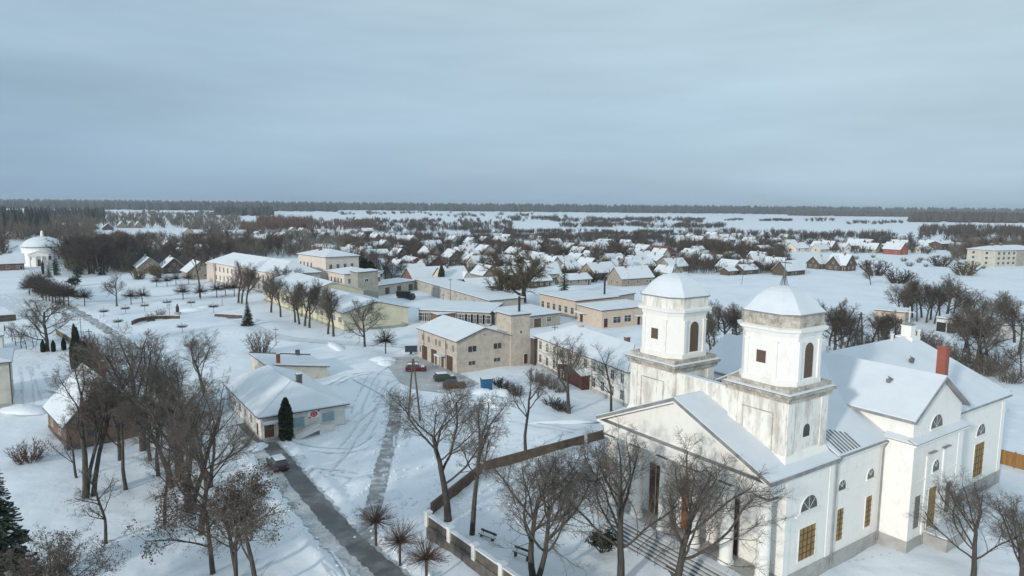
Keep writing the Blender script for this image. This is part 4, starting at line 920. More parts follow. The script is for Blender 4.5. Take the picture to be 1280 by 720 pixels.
def cards_mesh(name, pts, mat, size, r, nrm=None):
    v = []; q = []
    for p, s in pts:
        a = rvec(r).normalized()*size*s; b = a.cross(rvec(r)).normalized()*size*s*.7
        n = len(v); v += [p-a-b, p+a-b*.4, p+a*.8+b, p-a*.6+b]; q.append((n, n+1, n+2, n+3))
    me = bpy.data.meshes.new(name); fast_mesh(me, [tuple(x) for x in v], q); me.materials.append(M[mat]); return me
PROTO = {}
def tree_proto(key, seed, H, S, trunks, twig='twig', leaves=None, bark='bark', trunk_lev=1, sides=(8, 3)):
    r = random.Random(seed); segs = []; S = dict(S); S['ends'] = []
    for (x, y, lean, hk, rad) in trunks:
        az = r.uniform(0, 6.28); d = Vector((math.cos(az)*lean+x*.16, math.sin(az)*lean+y*.16, 1)).normalized()
        segs.append((Vector((x, y, -.6)), Vector((x, y, 0))+d*.05, rad*1.5, rad*1.2, 0))
        grow(r, segs, Vector((x, y, 0)), d, H*hk, rad*1.15, 0, S)
    zmax = max(s[1].z for s in segs); k = H/zmax
    segs = [(a*k, b*k, c, e_, l) for a, b, c, e_, l in segs]
    T = segs_mesh('trunk', [s for s in segs if s[4] <= trunk_lev], bark, sides[0]); C = segs_mesh('crown', [s for s in segs if s[4] > trunk_lev], twig, sides[1])
    F = None
    if leaves:
        pts = []
        for q, d in S['ends']:
            if r.random() < leaves[1]:
                for _ in range(leaves[3]): pts.append((q*k+rvec(r)*.12, r.uniform(.6, 1.3)))
        F = cards_mesh('leaves', pts, leaves[0], leaves[2], r)
    PROTO[key] = [(T, 'trunk'), (C, 'crown')]+([(F, 'leaves')] if F else [])
    PROTO[key+'_h'] = H; CNT[key] = len(segs)
LIME = dict(n=[7, 8, 6, 5, 3], max=4, jit=[.05, .10, .15, .2, .25], up=[.02, .075, .045, .02, .0], start=[.42, .22, .18, .2, 9], kids=[1.9, 1.5, 1.6, 1.8, 0],
            ang=[(22, 50), (25, 55), (28, 60), (30, 65)], len=[(.82, 1.15), (.40, .62), (.40, .6), (.5, .9)], rmin=.009)
ONE = [(0, 0, .03, .72, .27)]
for i in range(3): tree_proto('lime%d' % i, 20+i, 14, LIME, ONE)
TALL = dict(LIME, start=[.45, .3, .2, .2, 9], ang=[(16, 38), (22, 50), (28, 60), (30, 70)], len=[(.42, .62), (.42, .6), (.38, .55), (.45, .75)], kids=[1.7, 1.5, 1.5, 1.7, 0])
tree_proto('tall0', 31, 16, TALL, [(0, 0, .02, .95, .24), (.9, .2, .12, .9, .2), (.3, .8, .14, .85, .17)]); tree_proto('tall1', 32, 14, TALL, [(0, 0, .04, .95, .2)])
tree_proto('twin', 33, 13, LIME, [(-.35, 0, .08, .75, .23), (.4, .1, .16, .72, .21)])
tree_proto('multi', 35, 14, dict(LIME, start=[.35, .25, .2, .2, 9], kids=[.9, 1.1, 1.3, 1.6, 0], len=[(.5, .8), (.40, .62), (.36, .55), (.45, .75)]), [(math.cos(a)*.5, math.sin(a)*.5, .25, .85, .19) for a in (0, 1.6, 3.1, 4.6)], 'twig')
tree_proto('slim', 36, 9, dict(n=[8, 6, 4, 3], max=3, jit=[.05, .12, .16, .2], up=[.03, .10, .06, 0], start=[.32, .2, .2, 9], kids=[1.7, 1.8, 2.2, 0], ang=[(25, 50), (25, 55), (30, 65)], len=[(.42, .62), (.4, .6), (.4, .6)], rmin=.014), [(0, 0, .03, .85, .13)])
MID = dict(n=[7, 7, 5, 3], max=3, jit=[.05, .12, .18, .24], up=[.02, .075, .04, 0], start=[.38, .2, .2, 9], kids=[2.1, 2.1, 3.0, 0], ang=[(25, 56), (28, 60), (30, 65)], len=[(.68, .95), (.42, .62), (.45, .7)], rmin=.021)
for i in range(3): tree_proto('mid%d' % i, 50+i, 12, MID, [(0, 0, .03, .75, .26)], ('twig', 'twigdark', 'twig')[i])
tree_proto('midwide', 56, 12, dict(MID, start=[.28, .2, .2, 9], ang=[(45, 72), (28, 60), (30, 65)], len=[(.62, .85), (.42, .62), (.45, .7)]), [(0, 0, .02, .75, .27)])
LEAFY = dict(LIME, kids=[1.5, 1.3, 1.3, 1.5, 0], up=[.02, .03, .0, -.02, 0], ang=[(35, 65), (28, 58), (30, 65), (30, 70)])
tree_proto('leafy0', 61, 10, LEAFY, [(0, 0, .05, .92, .2)], 'twig', ('deadleaf', .36, .07, 3)); tree_proto('leafy1', 62, 10, LEAFY, [(0, 0, .1, .9, .17), (.5, .3, .12, .85, .15)], 'twig', ('deadleaf', .2, .066, 2))
WILLOW = dict(n=[6, 8, 6, 3], max=3, jit=[.06, .1, .16, .2], up=[.0, .06, .0, -.03], start=[.12, .2, .15, 9], kids=[2.2, 2.2, 2.6, 0], ang=[(35, 68), (25, 55), (25, 60)], len=[(1.1, 1.7), (.35, .5), (.4, .6)], rmin=.055)
tree_proto('willow', 66, 20, WILLOW, [(0, 0, .05, .6, .7)], 'twigolive')
FAR = dict(n=[5, 6, 3], max=2, jit=[.06, .14, .2], up=[.03, .09, .03], start=[.3, .15, 9], kids=[3.2, 4.2, 0], ang=[(25, 62), (28, 65)], len=[(.7, 1.0), (.36, .6)], rmin=.055)
for i in range(3): tree_proto('far%d' % i, 70+i, 10, FAR, [(0, 0, .04, .9, .2)], ('twigdark', 'twig', 'twigred')[i], sides=(5, 3))
def shrub(key, seed, H, W, n, mat, twig=.03, sub=3):
    r = random.Random(seed); A = []; Bq = []
    for i in range(n):
        a = r.uniform(0, 6.28); k = math.sqrt(r.random()); p = Vector((math.cos(a)*k*W*.22, math.sin(a)*k*W*.22, -.2)); d = Vector((math.cos(a)*k*W*.5, math.sin(a)*k*W*.5, H*r.uniform(.75, 1))).normalized()
        L = H*r.uniform(.75, 1.05)*(1-.25*k)
        for s in range(4):
            d = (d+rvec(r)*.12+Vector((0, 0, .04))).normalized(); q = p+d*L/4; (A if s == 0 else Bq).append((p, q, twig*(1.3-.25*s), twig*(1.05-.25*s), 0)); p = q
            for _ in range(sub):
                e2 = (d+rvec(r)*.55).normalized(); Bq.append((q, q+e2*L*r.uniform(.14, .3), twig*.7, twig*.4, 1))
    PROTO[key] = [(segs_mesh('stems', A, mat, 4), 'stems'), (segs_mesh('twigs', Bq, mat, 3), 'twigs')]; PROTO[key+'_h'] = H
shrub('bush0', 80, 3, 4, 60, 'twigred'); shrub('bush1', 81, 3, 3.4, 45, 'twig'); shrub('bushfar', 82, 4, 5, 40, 'twigdark', .07, 3); shrub('bushfar2', 83, 5, 5, 36, 'twigolive', .08, 3); shrub('hedge', 84, 1.6, 2.2, 40, 'twigdark', .03, 3)
def ball(key, seed, H, tr, Rr, n, mat, tw, flat=1.0, snow=False):
    r = random.Random(seed); t = [(Vector((0, 0, -.4)), Vector((0, 0, tr*.5)), .12*H/4, .10*H/4, 0), (Vector((0, 0, tr*.5)), Vector((.02, 0, tr)), .10*H/4, .12*H/4, 0)]; c = []
    for i in range(n):
        d = rvec(r).normalized(); d.z = abs(d.z)*1.1-.35 if flat == 1 else abs(d.z)*.25+.02; d.normalize(); p = Vector((0, 0, tr))+d*.12
        L = Rr*r.uniform(.75, 1.08); q = p
        for s in range(3):
            d = (d+rvec(r)*.10+Vector((0, 0, .05))).normalized(); q2 = q+d*L/3; c.append((q, q2, tw*(1.2-.3*s), tw*(.9-.3*s), 1)); q = q2
            if s: c.append((q, q+(d+rvec(r)*.5).normalized()*L*.3, tw*.6, tw*.3, 1))
    PROTO[key] = [(segs_mesh('trunk', t, 'bark', 8), 'trunk'), (segs_mesh('crown', c, mat, 3), 'crown')]
    if snow:
        b = MB().loft([[(Rr*a*math.cos(x)*.8, Rr*a*math.sin(x)*.8, tr+z) for x in [6.283*i/12 for i in range(12)]] for a, z in ((1, .30), (.9, .42), (.5, .5), (.05, .52))]); PROTO[key].append((b.mesh('snow_cap', 'roofsnow', True), 'snow_cap'))
    PROTO[key+'_h'] = tr+Rr
ball('ball', 90, 4.2, 2.2, 1.55, 230, 'twigred', .019); ball('ball2', 91, 4.2, 2.0, 1.5, 200, 'twigred', .019); ball('ballfar', 92, 4.5, 2.3, 2.2, 130, 'twigdark', .045); ball('ballrow', 94, 6, 3.0, 3.0, 170, 'twigdark', .06)
ball('umbrella', 93, 2.4, 1.7, 1.5, 110, 'twigdark', .035, .3)
def spruce(key, seed, H, Rb, whorls, per, mat='needle', snow=.12, gap=.5):
    r = random.Random(seed); v = []; q = []; vs_ = []; qs_ = []
    t = segs_mesh('trunk', [(Vector((0, 0, -.5)), Vector((0, 0, H*.5)), .02*H, .012*H, 0), (Vector((0, 0, H*.5)), Vector((0, 0, H)), .012*H, .002*H, 0)], 'bark', 7)
    for w_ in range(whorls):
        f = w_/whorls; z = H*(.06+.93*f); R0 = Rb*(1-f)**.85+.12
        for k in range(per):
            a = r.uniform(0, 6.28); L = R0*r.uniform(.7, 1.1); dr = r.uniform(.18, .42); out = Vector((math.cos(a), math.sin(a), 0)); sd_ = Vector((-out.y, out.x, 0))
            m = 4
            for s in range(m):
                p0 = Vector((0, 0, z))+out*L*s/m+Vector((0, 0, -dr*L*(s/m)**1.3)); p1 = Vector((0, 0, z))+out*L*(s+1)/m+Vector((0, 0, -dr*L*((s+1)/m)**1.3+ (.06*L if s == m-1 else 0)))
                wd = L*.22*(1-.5*s/m)
                for sg in (-1, 1):
                    tip = p0.lerp(p1, .8)+sd_*sg*wd*r.uniform(.7, 1.3)-Vector((0, 0, wd*r.uniform(.1, .5))); n = len(v); v += [p0, p1, tip, p0+sd_*sg*wd*.5-Vector((0, 0, wd*.3))]; q.append((n, n+1, n+2, n+3))
                if r.random() < snow:
                    n = len(vs_); u_ = Vector((0, 0, .03)); vs_ += [p0+u_-sd_*wd*.5, p1+u_-sd_*wd*.4, p1+u_+sd_*wd*.4, p0+u_+sd_*wd*.5]; qs_.append((n, n+1, n+2, n+3))
    me = bpy.data.meshes.new('crown'); fast_mesh(me, [tuple(x) for x in v], q); me.materials.append(M[mat]); PROTO[key] = [(t, 'trunk'), (me, 'crown')]
    if qs_:
        me = bpy.data.meshes.new('snow'); fast_mesh(me, [tuple(x) for x in vs_], qs_); me.materials.append(M['roofsnow']); PROTO[key].append((me, 'snow'))
    PROTO[key+'_h'] = H
spruce('spruce', 100, 12, 3.0, 46, 14); spruce('sprucefar', 101, 12, 2.6, 24, 9, snow=.05); spruce('pinefar', 102, 14, 3.2, 16, 9, 'needle', .03)
def column_thuja(key, seed, H, Rr, n, mat='thuja'):
    r = random.Random(seed); pts = []
    for i in range(n):
        f = r.random(); z = .1+f*H; rr = Rr*min(1, (1-f)*2.6+.05)**.7*min(1, .75+f*2); a = r.uniform(0, 6.28); k = r.uniform(.72, 1.03); pts.append((Vector((math.cos(a)*rr*k, math.sin(a)*rr*k, z)), r.uniform(.6, 1.2)))
    core = MB().rev([(Rr*.55, -.2), (Rr*.8, H*.25), (Rr*.72, H*.62), (Rr*.35, H*.88), (.02, H*.97)], k=10)
    PROTO[key] = [(core.mesh('core', mat), 'trunk'), (cards_mesh('foliage', pts, mat, .17, r), 'foliage')]; PROTO[key+'_h'] = H
column_thuja('thuja', 110, 5.6, .85, 2600); column_thuja('thujafar', 111, 6, 1.0, 700); r_ = random.Random(112); pts = []
for _ in range(16):                                               # low evergreen of many ragged tufts
    a = r_.uniform(0, 6.28); k_ = r_.uniform(.2, 1.25); c_ = Vector((math.cos(a)*k_, math.sin(a)*k_, r_.uniform(.3, 1.7)*(1.2-.5*k_)))
    for _ in range(90): pts.append((c_+Vector((r_.gauss(0, .22), r_.gauss(0, .22), abs(r_.gauss(0, .26)))), r_.uniform(.4, 1.0)))
PROTO['juniper'] = [(segs_mesh('stems', [(Vector((0, 0, -.2)), Vector((math.cos(i), math.sin(i), 1.1)), .06, .03, 0) for i in range(6)], 'bark', 5), 'stems'), (cards_mesh('foliage', pts, 'thuja', .13, r_), 'foliage')]; PROTO['juniper_h'] = 2.2

trng = random.Random(5)
def plant(px, py, kind, h, label, name='bare_tree', cat='tree', group=None, z=0, wide=1.0, pos=None):
    p = pos if pos is not None else g(px, py); s = h/PROTO[kind+'_h']
    o = thing(name, label, cat, (p.x, p.y, z), trng.uniform(0, 6.28), group); o.scale = (s*wide, s*wide, s)
    for me, nm in PROTO[kind]: link(nm, me, o)
    return o
NEAR = [
 (560, 650, 'lime0', 15.2, 'tallest bare tree in the middle, dark trunk just inside the churchyard wall corner'),
 (590, 670, 'tall1', 14.6, 'slimmer bare tree with a bent pale trunk right of the tallest middle tree'),
 (668, 726, 'twin', 13.4, 'wide twin trunked bare tree beside the two benches'),
 (776, 730, 'lime1', 14.0, 'bare tree in front of the left end of the church portico'),
 (846, 745, 'lime2', 14.4, 'bare tree in front of the middle church doors'),
 (1216, 730, 'lime1', 9.8, 'bare tree at the bottom right in front of the church east end'),
 (1276, 752, 'lime2', 9.6, 'bare tree cut by the bottom right corner'),
 (657, 566, 'tall1', 12.2, 'thin double stemmed bare tree behind the long garden wall'),
 (711, 516, 'lime0', 12.8, 'bare tree in front of the maroon shed'),
 (764, 514, 'slim', 11.4, 'pale thin bare tree in front of the white house right half'),
 (132, 676, 'slim', 8.6, 'young bare tree standing alone on the snow at lower left'),
 (107, 622, 'tall0', 16.8, 'tall triple stemmed bare tree in front of the red brick house'),
 (157, 610, 'tall1', 11.5, 'single slender dark trunk below the red brick house'),
 (179, 564, 'lime2', 18.0, 'very tall broad bare tree at the right corner of the red brick house'),
 (188, 578, 'tall1', 12.5, 'slim bare tree just right of the very tall broad one'),
 (198, 594, 'tall1', 12.0, 'slim bare tree left of the multi stemmed trees'),
 (238, 640, 'multi', 15.5, 'big many stemmed olive tinted bare tree on the left'),
 (222, 596, 'lime1', 13.0, 'bare tree partly hidden behind the many stemmed one'),
 (262, 612, 'multi', 12.0, 'many stemmed bare tree between the shop side wall and the road'),
 (255, 492, 'lime0', 11.4, 'broad bare tree left of the shop roof'),
 (206, 655, 'tall1', 10.5, 'slim bare tree on the snow left of the brown leafed trees'), (252, 668, 'lime0', 12.0, 'bare tree just behind the left brown leafed tree'), 
 (215, 612, 'lime0', 12.5, 'bare tree with wide crown between the very tall one and the road'), (150, 578, 'tall1', 13.5, 'slim bare tree in front of the brick house wall'), (96, 600, 'slim', 8.0, 'thin bare tree left of the triple stemmed tree'), (228, 540, 'lime1', 11.5, 'bare tree beside the road between brick house and shop'), (206, 520, 'mid0', 10.5, 'bare tree across the road behind the brick house'),
 (60, 440, 'midwide', 12.6, 'large spreading bare tree beside the small thujas at the left'),
]
for px, py, k, h, lab in NEAR: plant(px, py, k, h, lab, wide=1.22)
for px, py, k, h, lab in [(266, 716, 'leafy0', 10.5, 'brown leafed tree leaning by the road, left one of three'), (295, 728, 'leafy1', 10.2, 'brown leafed tree by the road, middle one of three'), (322, 742, 'leafy0', 11, 'brown leafed tree with the widest leaf clusters beside the road'),
        (62, 775, 'leafy1', 8.2, 'brown leafed young tree at the bottom left'), (105, 785, 'leafy0', 7.0, 'low brown leafed tree right of the bottom left one')]: plant(px, py, k, h, lab, 'leafy_tree')
def ordn(i): return ['first', 'second', 'third', 'fourth', 'fifth', 'sixth', 'seventh', 'eighth', 'ninth', 'tenth', 'eleventh', 'twelfth'][i]
def row_of(P, kind, h, lab, group, name='bare_tree', cat='tree', wide=1):
    for i, (px, py) in enumerate(P): plant(px, py, kind if isinstance(kind, str) else kind[i % len(kind)], h*trng.uniform(.93, 1.07), lab % ordn(i), name, cat, group, wide=wide)
row_of([(470, 682), (500, 707), (533, 732)], ['ball', 'ball2', 'ball'], 4.0, '%s from the road of three small pruned trees with round twig heads', 'small pruned trees by the road')
row_of([(339, 391), (351, 396), (369, 402), (374, 405), (381, 407), (387, 410), (410, 419), (417, 421)], ['mid0', 'mid2', 'mid1'], 13, '%s from the left of the bare trees along the yellow hall', 'bare trees along the yellow hall')
row_of([(298, 379), (302, 380), (308, 382)], ['mid0', 'mid2'], 15, '%s from the left of three close bare trees before the school columns', 'bare trees before the school columns')
plant(456, 434, 'midwide', 11.8, 'wide spreading bare tree in front of the cream hall gable'); plant(482, 441, 'ballfar', 5.2, 'small dense round tree right of the wide spreading one'); plant(326, 442, 'bush1', 5.6, 'open shrub right behind the yellowish store', 'bush', 'bush')
plant(352, 372, 'mid1', 12, 'dense dark bare tree in front of the middle of the school'); plant(366, 374, 'mid1', 11.5, 'second dense dark bare tree in front of the school'); plant(420, 384, 'mid0', 9, 'bare tree between the gymnasium roof and the school annexe')
plant(146, 381, 'mid0', 10.5, 'bushy bare tree standing alone left in the park')
row_of([(164, 380), (178, 379), (229, 375), (251, 374), (271, 371), (282, 369), (293, 369)], 'ballfar', 5.2, '%s from the left of the round headed park trees', 'round headed park trees')
row_of([(196, 359), (209, 358), (220, 356), (236, 355)], 'ballfar', 4.8, '%s from the left of the little trees along the upper park edge', 'little trees along the upper park edge')
row_of([(130, 396), (157, 392), (181, 388), (209, 384), (239, 384), (267, 390), (148, 409), (228, 416)], 'umbrella', 2.6, '%s of the small umbrella shaped topiary trees in the park', 'umbrella topiary in the park', 'topiary_tree')
plant(201, 396, 'bush1', 2.6, 'small twiggy shrub behind the curved wall', 'bush', 'bush'); plant(189, 402, 'bush0', 2.6, 'reddish shrub left of the curved wall', 'bush', 'bush')
plant(310, 407, 'spruce', 7.2, 'lone dark spruce in the middle of the park', 'spruce'); plant(35, 578, 'bush0', 3.0, 'dense brown bush alone on the snow at the left', 'bush', 'bush', wide=1.2)
plant(4, 742, 'spruce', 12.2, 'dark green spruce cut by the bottom left corner', 'spruce'); plant(358, 551, 'thuja', 6.0, 'slim dark column thuja at the shop front', 'thuja')
plant(752, 690, 'juniper', 2.3, 'low dark green juniper left of the church steps', 'juniper', 'shrub', wide=1.1)
row_of([(96, 461), (106, 478)], 'thuja', 7.0, '%s of two tall dark thujas left of the reddish hedge', 'tall thujas by the hedge', 'thuja'); row_of([(94, 437), (97, 440)], 'thuja', 5.5, '%s slim thuja behind the street lamp', 'slim thujas by the lamp', 'thuja', wide=.6)
row_of([(54, 441), (67, 440), (80, 438)], 'thuja', 2.6, '%s from the left of the small cone thujas under the spreading tree', 'small cone thujas', 'thuja', wide=1.1)
row_of([(108, 438), (111, 445), (114, 452), (117, 460), (120, 468)], 'bush0', 4.2, '%s bush from the far end of the tall reddish hedge', 'reddish hedge bushes', 'hedge_bush', 'hedge')
row_of([(54, 376), (58, 377), (62, 378), (66, 379), (70, 380), (75, 381), (80, 382), (86, 383)], 'ballrow', 6.8, '%s from the left in the clipped lime row', 'clipped lime row'); row_of([(44, 366), (48, 369), (52, 372)], 'ballrow', 7.5, '%s from the far end of the tall limes beyond the clipped row', 'tall limes beyond the clipped row')
plant(37, 369, 'ballrow', 5.6, 'lone lime left of the clipped row by the street'); plant(106, 382, 'ballfar', 5.6, 'round headed lime standing alone right of the clipped row'); plant(93, 358, 'juniper', 4.2, 'dark round evergreen bush above the clipped row', 'evergreen_bush', 'bush'); plant(92, 369, 'juniper', 2.0, 'tiny dark evergreen behind the clipped row end', 'evergreen_bush', 'bush')
for i, (px, py) in enumerate([(20, 432), (27, 436), (33, 438), (16, 428), (42, 436)]): plant(px, py, 'slim', 5.5, 'small fruit tree behind the cream house', 'fruit_tree', 'tree', 'fruit trees behind the cream house')
row_of([(622, 481), (630, 485), (638, 489), (646, 494), (690, 507), (697, 511), (704, 514)], 'hedge', 1.7, '%s bush from the left in the dark clipped hedge by the white house', 'dark hedge by the white house', 'hedge_bush', 'hedge', 1.3)
row_of([(668, 476), (680, 481), (690, 486), (700, 491)], 'bush1', 2.4, '%s from the left of the grey shrubs in front of the maroon shed', 'grey shrubs before the maroon shed', 'bush', 'bush')
plant(655, 378, 'willow', 21, 'huge olive brown willow with wide crown behind the workshops', 'willow', wide=1.05); plant(627, 380, 'willow', 15, 'slimmer olive willow left of the huge one', 'willow', wide=.7)
plant(705, 366, 'sprucefar', 13, 'tall dark spruce right of the willow', 'spruce', wide=1.0); plant(552, 360, 'thujafar', 9, 'dark column thuja between the brick barn and the cream cottage', 'thuja', wide=.9)
row_of([(455, 353), (463, 355)], 'thujafar', 10, '%s of the dark brown thuja pair behind the truck yard', 'thuja pair behind the truck yard', 'thuja', wide=1.6); plant(451, 352, 'mid1', 14, 'dark bare tree left of the thuja pair')
row_of([(482, 352), (489, 354), (500, 352)], ['mid1', 'mid0'], 10, '%s from the left of the bare yard trees behind the garage row', 'yard trees behind the garage row')
row_of([(572, 310), (578, 310)], 'sprucefar', 14, '%s spruce of the left dark pair in the village', 'left spruce pair', 'spruce', wide=1.4); row_of([(594, 311), (599, 311)], 'sprucefar', 14, '%s spruce of the right dark pair in the village', 'right spruce pair', 'spruce', wide=1.4)
plant(613, 349, 'pinefar', 10, 'dark green conifer by the red roofed house', 'spruce', wide=1.2); plant(504, 318, 'sprucefar', 9, 'small pointed spruce above the dark gabled house', 'spruce'); plant(440, 315, 'sprucefar', 6, 'little spruce by the white double roof', 'spruce')
plant(772, 319, 'sprucefar', 15, 'broad dark spruce left of the pink gabled house', 'spruce', wide=1.5); plant(794, 334, 'sprucefar', 7, 'small dark spruce in the village gardens', 'spruce', wide=1.3); row_of([(735, 318), (744, 318)], 'sprucefar', 8, '%s small conifer before the white garden house', 'small conifer pair', 'spruce')
row_of([(838+6*i, 309+i*.3) for i in range(9)], 'sprucefar', 10, '%s from the left in the dark conifer hedge behind the left tower', 'dark conifer hedge', 'spruce'); plant(841, 308, 'sprucefar', 19, 'tallest spruce of the dark conifers behind the left tower', 'spruce')
row_of([(929, 341), (934, 342)], 'pinefar', 10, '%s dark pine at the snowy field edge', 'field edge pines', 'pine', wide=1.1)
# around the right side
plant(908, 440, 'mid1', 12, 'dense bare tree between the two church towers', wide=1.3); plant(888, 446, 'mid0', 10, 'smaller bare tree left of the dense one between the towers'); plant(922, 436, 'mid2', 11.5, 'bare tree behind the left edge of the right tower', wide=1.2); plant(898, 415, 'mid2', 8, 'thin bare tree beyond the dense tree between the towers')
plant(1043, 446, 'mid1', 13, 'dense bare tree just right of the right tower', wide=1.2); plant(1058, 440, 'mid0', 9, 'bare tree left of the tripod pole'); plant(1090, 432, 'mid2', 9, 'bare tree right of the tripod pole'); plant(1104, 436, 'mid1', 9, 'dark forked tree before the roofless ruin')
plant(1183, 404, 'mid0', 15, 'big fan shaped bare tree above the derelict garages', wide=1.3); plant(1219, 466, 'midwide', 15, 'dark bare tree with thick trunk right of the brick chimney', wide=.8); plant(1268, 428, 'mid2', 13, 'bare tree by the pale garage end wall'); plant(1276, 470, 'mid0', 8, 'small bare tree at the right edge below the garages')
row_of([(1124, 400), (1134, 402), (1146, 402), (1158, 403), (1168, 404)], ['mid1', 'mid2', 'mid0'], 11, '%s from the left of the thick bare trees left of the fan shaped tree', 'thick trees behind the church cross')
row_of([(1150, 432), (1162, 438), (1172, 446), (1195, 452), (1205, 462), (1232, 468), (1246, 462), (1262, 478)], 'bush1', 4.5, '%s from the left of the tangled bushes below the derelict garages', 'tangled bushes by the garages', 'bush', 'bush', 1.3)
row_of([(1200, 405), (1214, 404), (1226, 408), (1250, 410)], ['mid2', 'mid1'], 9, '%s from the left of the trees among the derelict garages', 'trees among the garages')
plant(1088, 356, 'mid0', 8, 'small lone bare tree in the white field', wide=1.2); plant(1121, 354, 'bushfar', 7, 'low spreading dark tree in the white field', 'bush', wide=1.5); plant(1094, 344, 'bushfar', 8.5, 'dark bush behind the lone field tree', 'bush', 'bush', wide=1.3); plant(1206, 344, 'bushfar2', 8, 'broad brown bush left of the apartment block', 'bush', 'bush', wide=1.8); plant(1176, 333, 'bushfar', 7, 'dark bush at the far field edge', 'bush', 'bush', wide=1.4)
for i, (px, py, k_, h) in enumerate([(893, 436, 'mid2', 9.5), (880, 440, 'mid1', 8), (915, 426, 'mid0', 10), (902, 447, 'bush1', 5)]): plant(px, py, k_, h, '%s of the tangled trees in the gap between the two towers' % ordn(i), group='tangle between the towers')
for i, (px, py, k_, h) in enumerate([(1036, 438, 'mid2', 12), (1050, 452, 'mid1', 11), (1052, 432, 'mid0', 12), (1066, 446, 'bush1', 5), (1082, 440, 'bush0', 5.5), (1098, 430, 'mid1', 8), (1112, 428, 'bush1', 6), (1120, 424, 'mid2', 8)]): plant(px, py, k_, h, '%s from the left of the tangled trees beyond the nave roof' % ordn(i), group='tangle beyond the nave roof')
for i, (px, py, k_, h) in enumerate([(1128, 396, 'mid2', 12), (1140, 398, 'mid1', 12.5), (1152, 397, 'mid2', 13), (1163, 400, 'mid1', 13), (1174, 398, 'mid1', 12), (1192, 400, 'mid2', 12)]): plant(px, py, k_, h, '%s from the left in the back line of trees behind the church cross' % ordn(i), group='back line of trees behind the cross')
for i, (px, py, k_, h) in enumerate([(1212, 452, 'mid2', 12), (1226, 458, 'mid1', 13), (1206, 440, 'mid1', 12), (1234, 446, 'mid2', 10), (1258, 420, 'mid1', 12), (1274, 440, 'mid1', 11)]): plant(px, py, k_, h, '%s from the left of the dark trees right of the brick chimney' % ordn(i), group='dark trees right of the chimney', wide=1.2)
# village trees
HC = [g(h[0], h[1]) for h in HOUSES]
SEEN = set(); EX = []; HC2 = []; HC0 = list(HC)
def near_house(p, what, far=45):
    best = None
    for h, q in zip(HOUSES, HC0):
        d = (p-q).length
        if d < far*1.8 and (best is None or d < best[0]): best = (d, h, q)
    if not best: return None
    d, h, q = best; dep = p.y-q.y; lat = p.x/p.y*q.y-q.x
    side = ('behind' if dep > 0 else 'in front of') if abs(dep) > abs(lat)*1.6 else ('left of' if lat < 0 else 'right of')
    hl = h[8]; lab = '%s %s the %s' % (what, side, hl)
    if len(lab.split()) > 16 or lab in SEEN: return None
    SEEN.add(lab); return lab
er = random.Random(31)
for n_, x0, x1, y0, y1 in ((22, 440, 600, 298, 350), (7, 612, 700, 325, 352), (18, 705, 835, 306, 352), (20, 850, 985, 299, 341), (9, 265, 345, 292, 312), (11, 95, 255, 294, 330), (10, 985, 1150, 300, 316), (12, 620, 760, 300, 322), (6, 380, 440, 292, 318)):
    k = 0; t = 0
    while k < n_ and t < 400:
        t += 1; px, py = er.uniform(x0, x1), er.uniform(y0, y1); p = g(px, py)
        if any((p-q).length < 14 for q in HC+EX): continue
        wm = er.choice(['darkwood', 'greywall', 'tan', 'cream', 'oldbrick', 'whitewall']); lab = near_house(p, {'darkwood': 'dark', 'greywall': 'grey', 'tan': 'brown', 'cream': 'pale', 'oldbrick': 'brick', 'whitewall': 'white'}[wm]+' cottage', 25)
        if not lab: continue
        L = er.uniform(8, 13); W = er.uniform(6.5, 9); a = R(er.choice([34.6, -55.4])+er.uniform(-8, 8)); d = Vector((math.cos(a), math.sin(a), 0)); A0 = p-d*L/2
        hb = Building('village_house', lab, 'house', A0, A0+d*L, W, er.uniform(2.4, 3.4), wm); hb.gable(er.uniform(2.2, 4), 'x', .5, snow=.2, top=er.choice(['roofsnow', 'roofpatchy']))
        for q in range(2): hb.win('f', L*(q+.5)/2, 1.0, 1.1, 1.3)
        hb.win('r', W/2, 1.1, 1.1, 1.3); hb.win('l', W/2, 1.1, 1.1, 1.3); hb.chimney(L*.5, W*.42, hb.h+1.2, hb.h+4.2, .65, er.choice(['oldbrick', 'greywall'])); hb.done()
        EX.append(p); HC2.append(p); k += 1
HC += EX
def scatter(n, x0, x1, y0, y1, kinds, h0, h1, lab, group, name='bare_tree', cat='tree', wide=1.2, seed=1, tilt=0):
    r = random.Random(seed); k = 0; tries = 0
    while k < n and tries < n*30:
        tries += 1; px = r.uniform(x0, x1); py = r.uniform(y0, y1)+tilt*(px-x0); p = g(px, py)
        if any((p-q).length < 8 for q in HC): continue
        kd = r.choice(kinds)
        plant(px, py, kd, r.uniform(h0, h1), near_house(p, 'dark spruce' if 'spruce' in kd else 'bush' if 'bush' in kd else 'bare tree') or lab, name, cat, group, wide=wide*r.uniform(.85, 1.2), pos=p); k += 1
F3 = ['far0', 'far1', 'far2']; FB = ['bushfar', 'bushfar2']
scatter(24, 80, 170, 325, 344, F3+['far0', 'mid1'], 12, 19, 'tall dark bare tree in the grove right of the round chapel', 'grove beside the round chapel', seed=1)
scatter(20, 100, 260, 305, 338, F3, 10, 16, 'bare tree among the cottages above the park', 'trees among the cottages above the park', seed=2)
scatter(14, 150, 260, 318, 350, FB, 3, 6, 'dark garden bush among the cottages above the park', 'garden bushes above the park', 'bush', 'bush', seed=3)
scatter(8, -30, 6, 302, 335, F3, 10, 17, 'bare tree left of the round chapel', 'trees left of the round chapel', seed=4)
scatter(26, 260, 400, 300, 326, F3, 9, 15, 'bare tree in the dark belt behind the school', 'trees behind the school', seed=5)
scatter(24, 430, 610, 300, 345, F3, 7, 12, 'bare garden tree among the village houses behind the halls', 'garden trees behind the halls', seed=6)
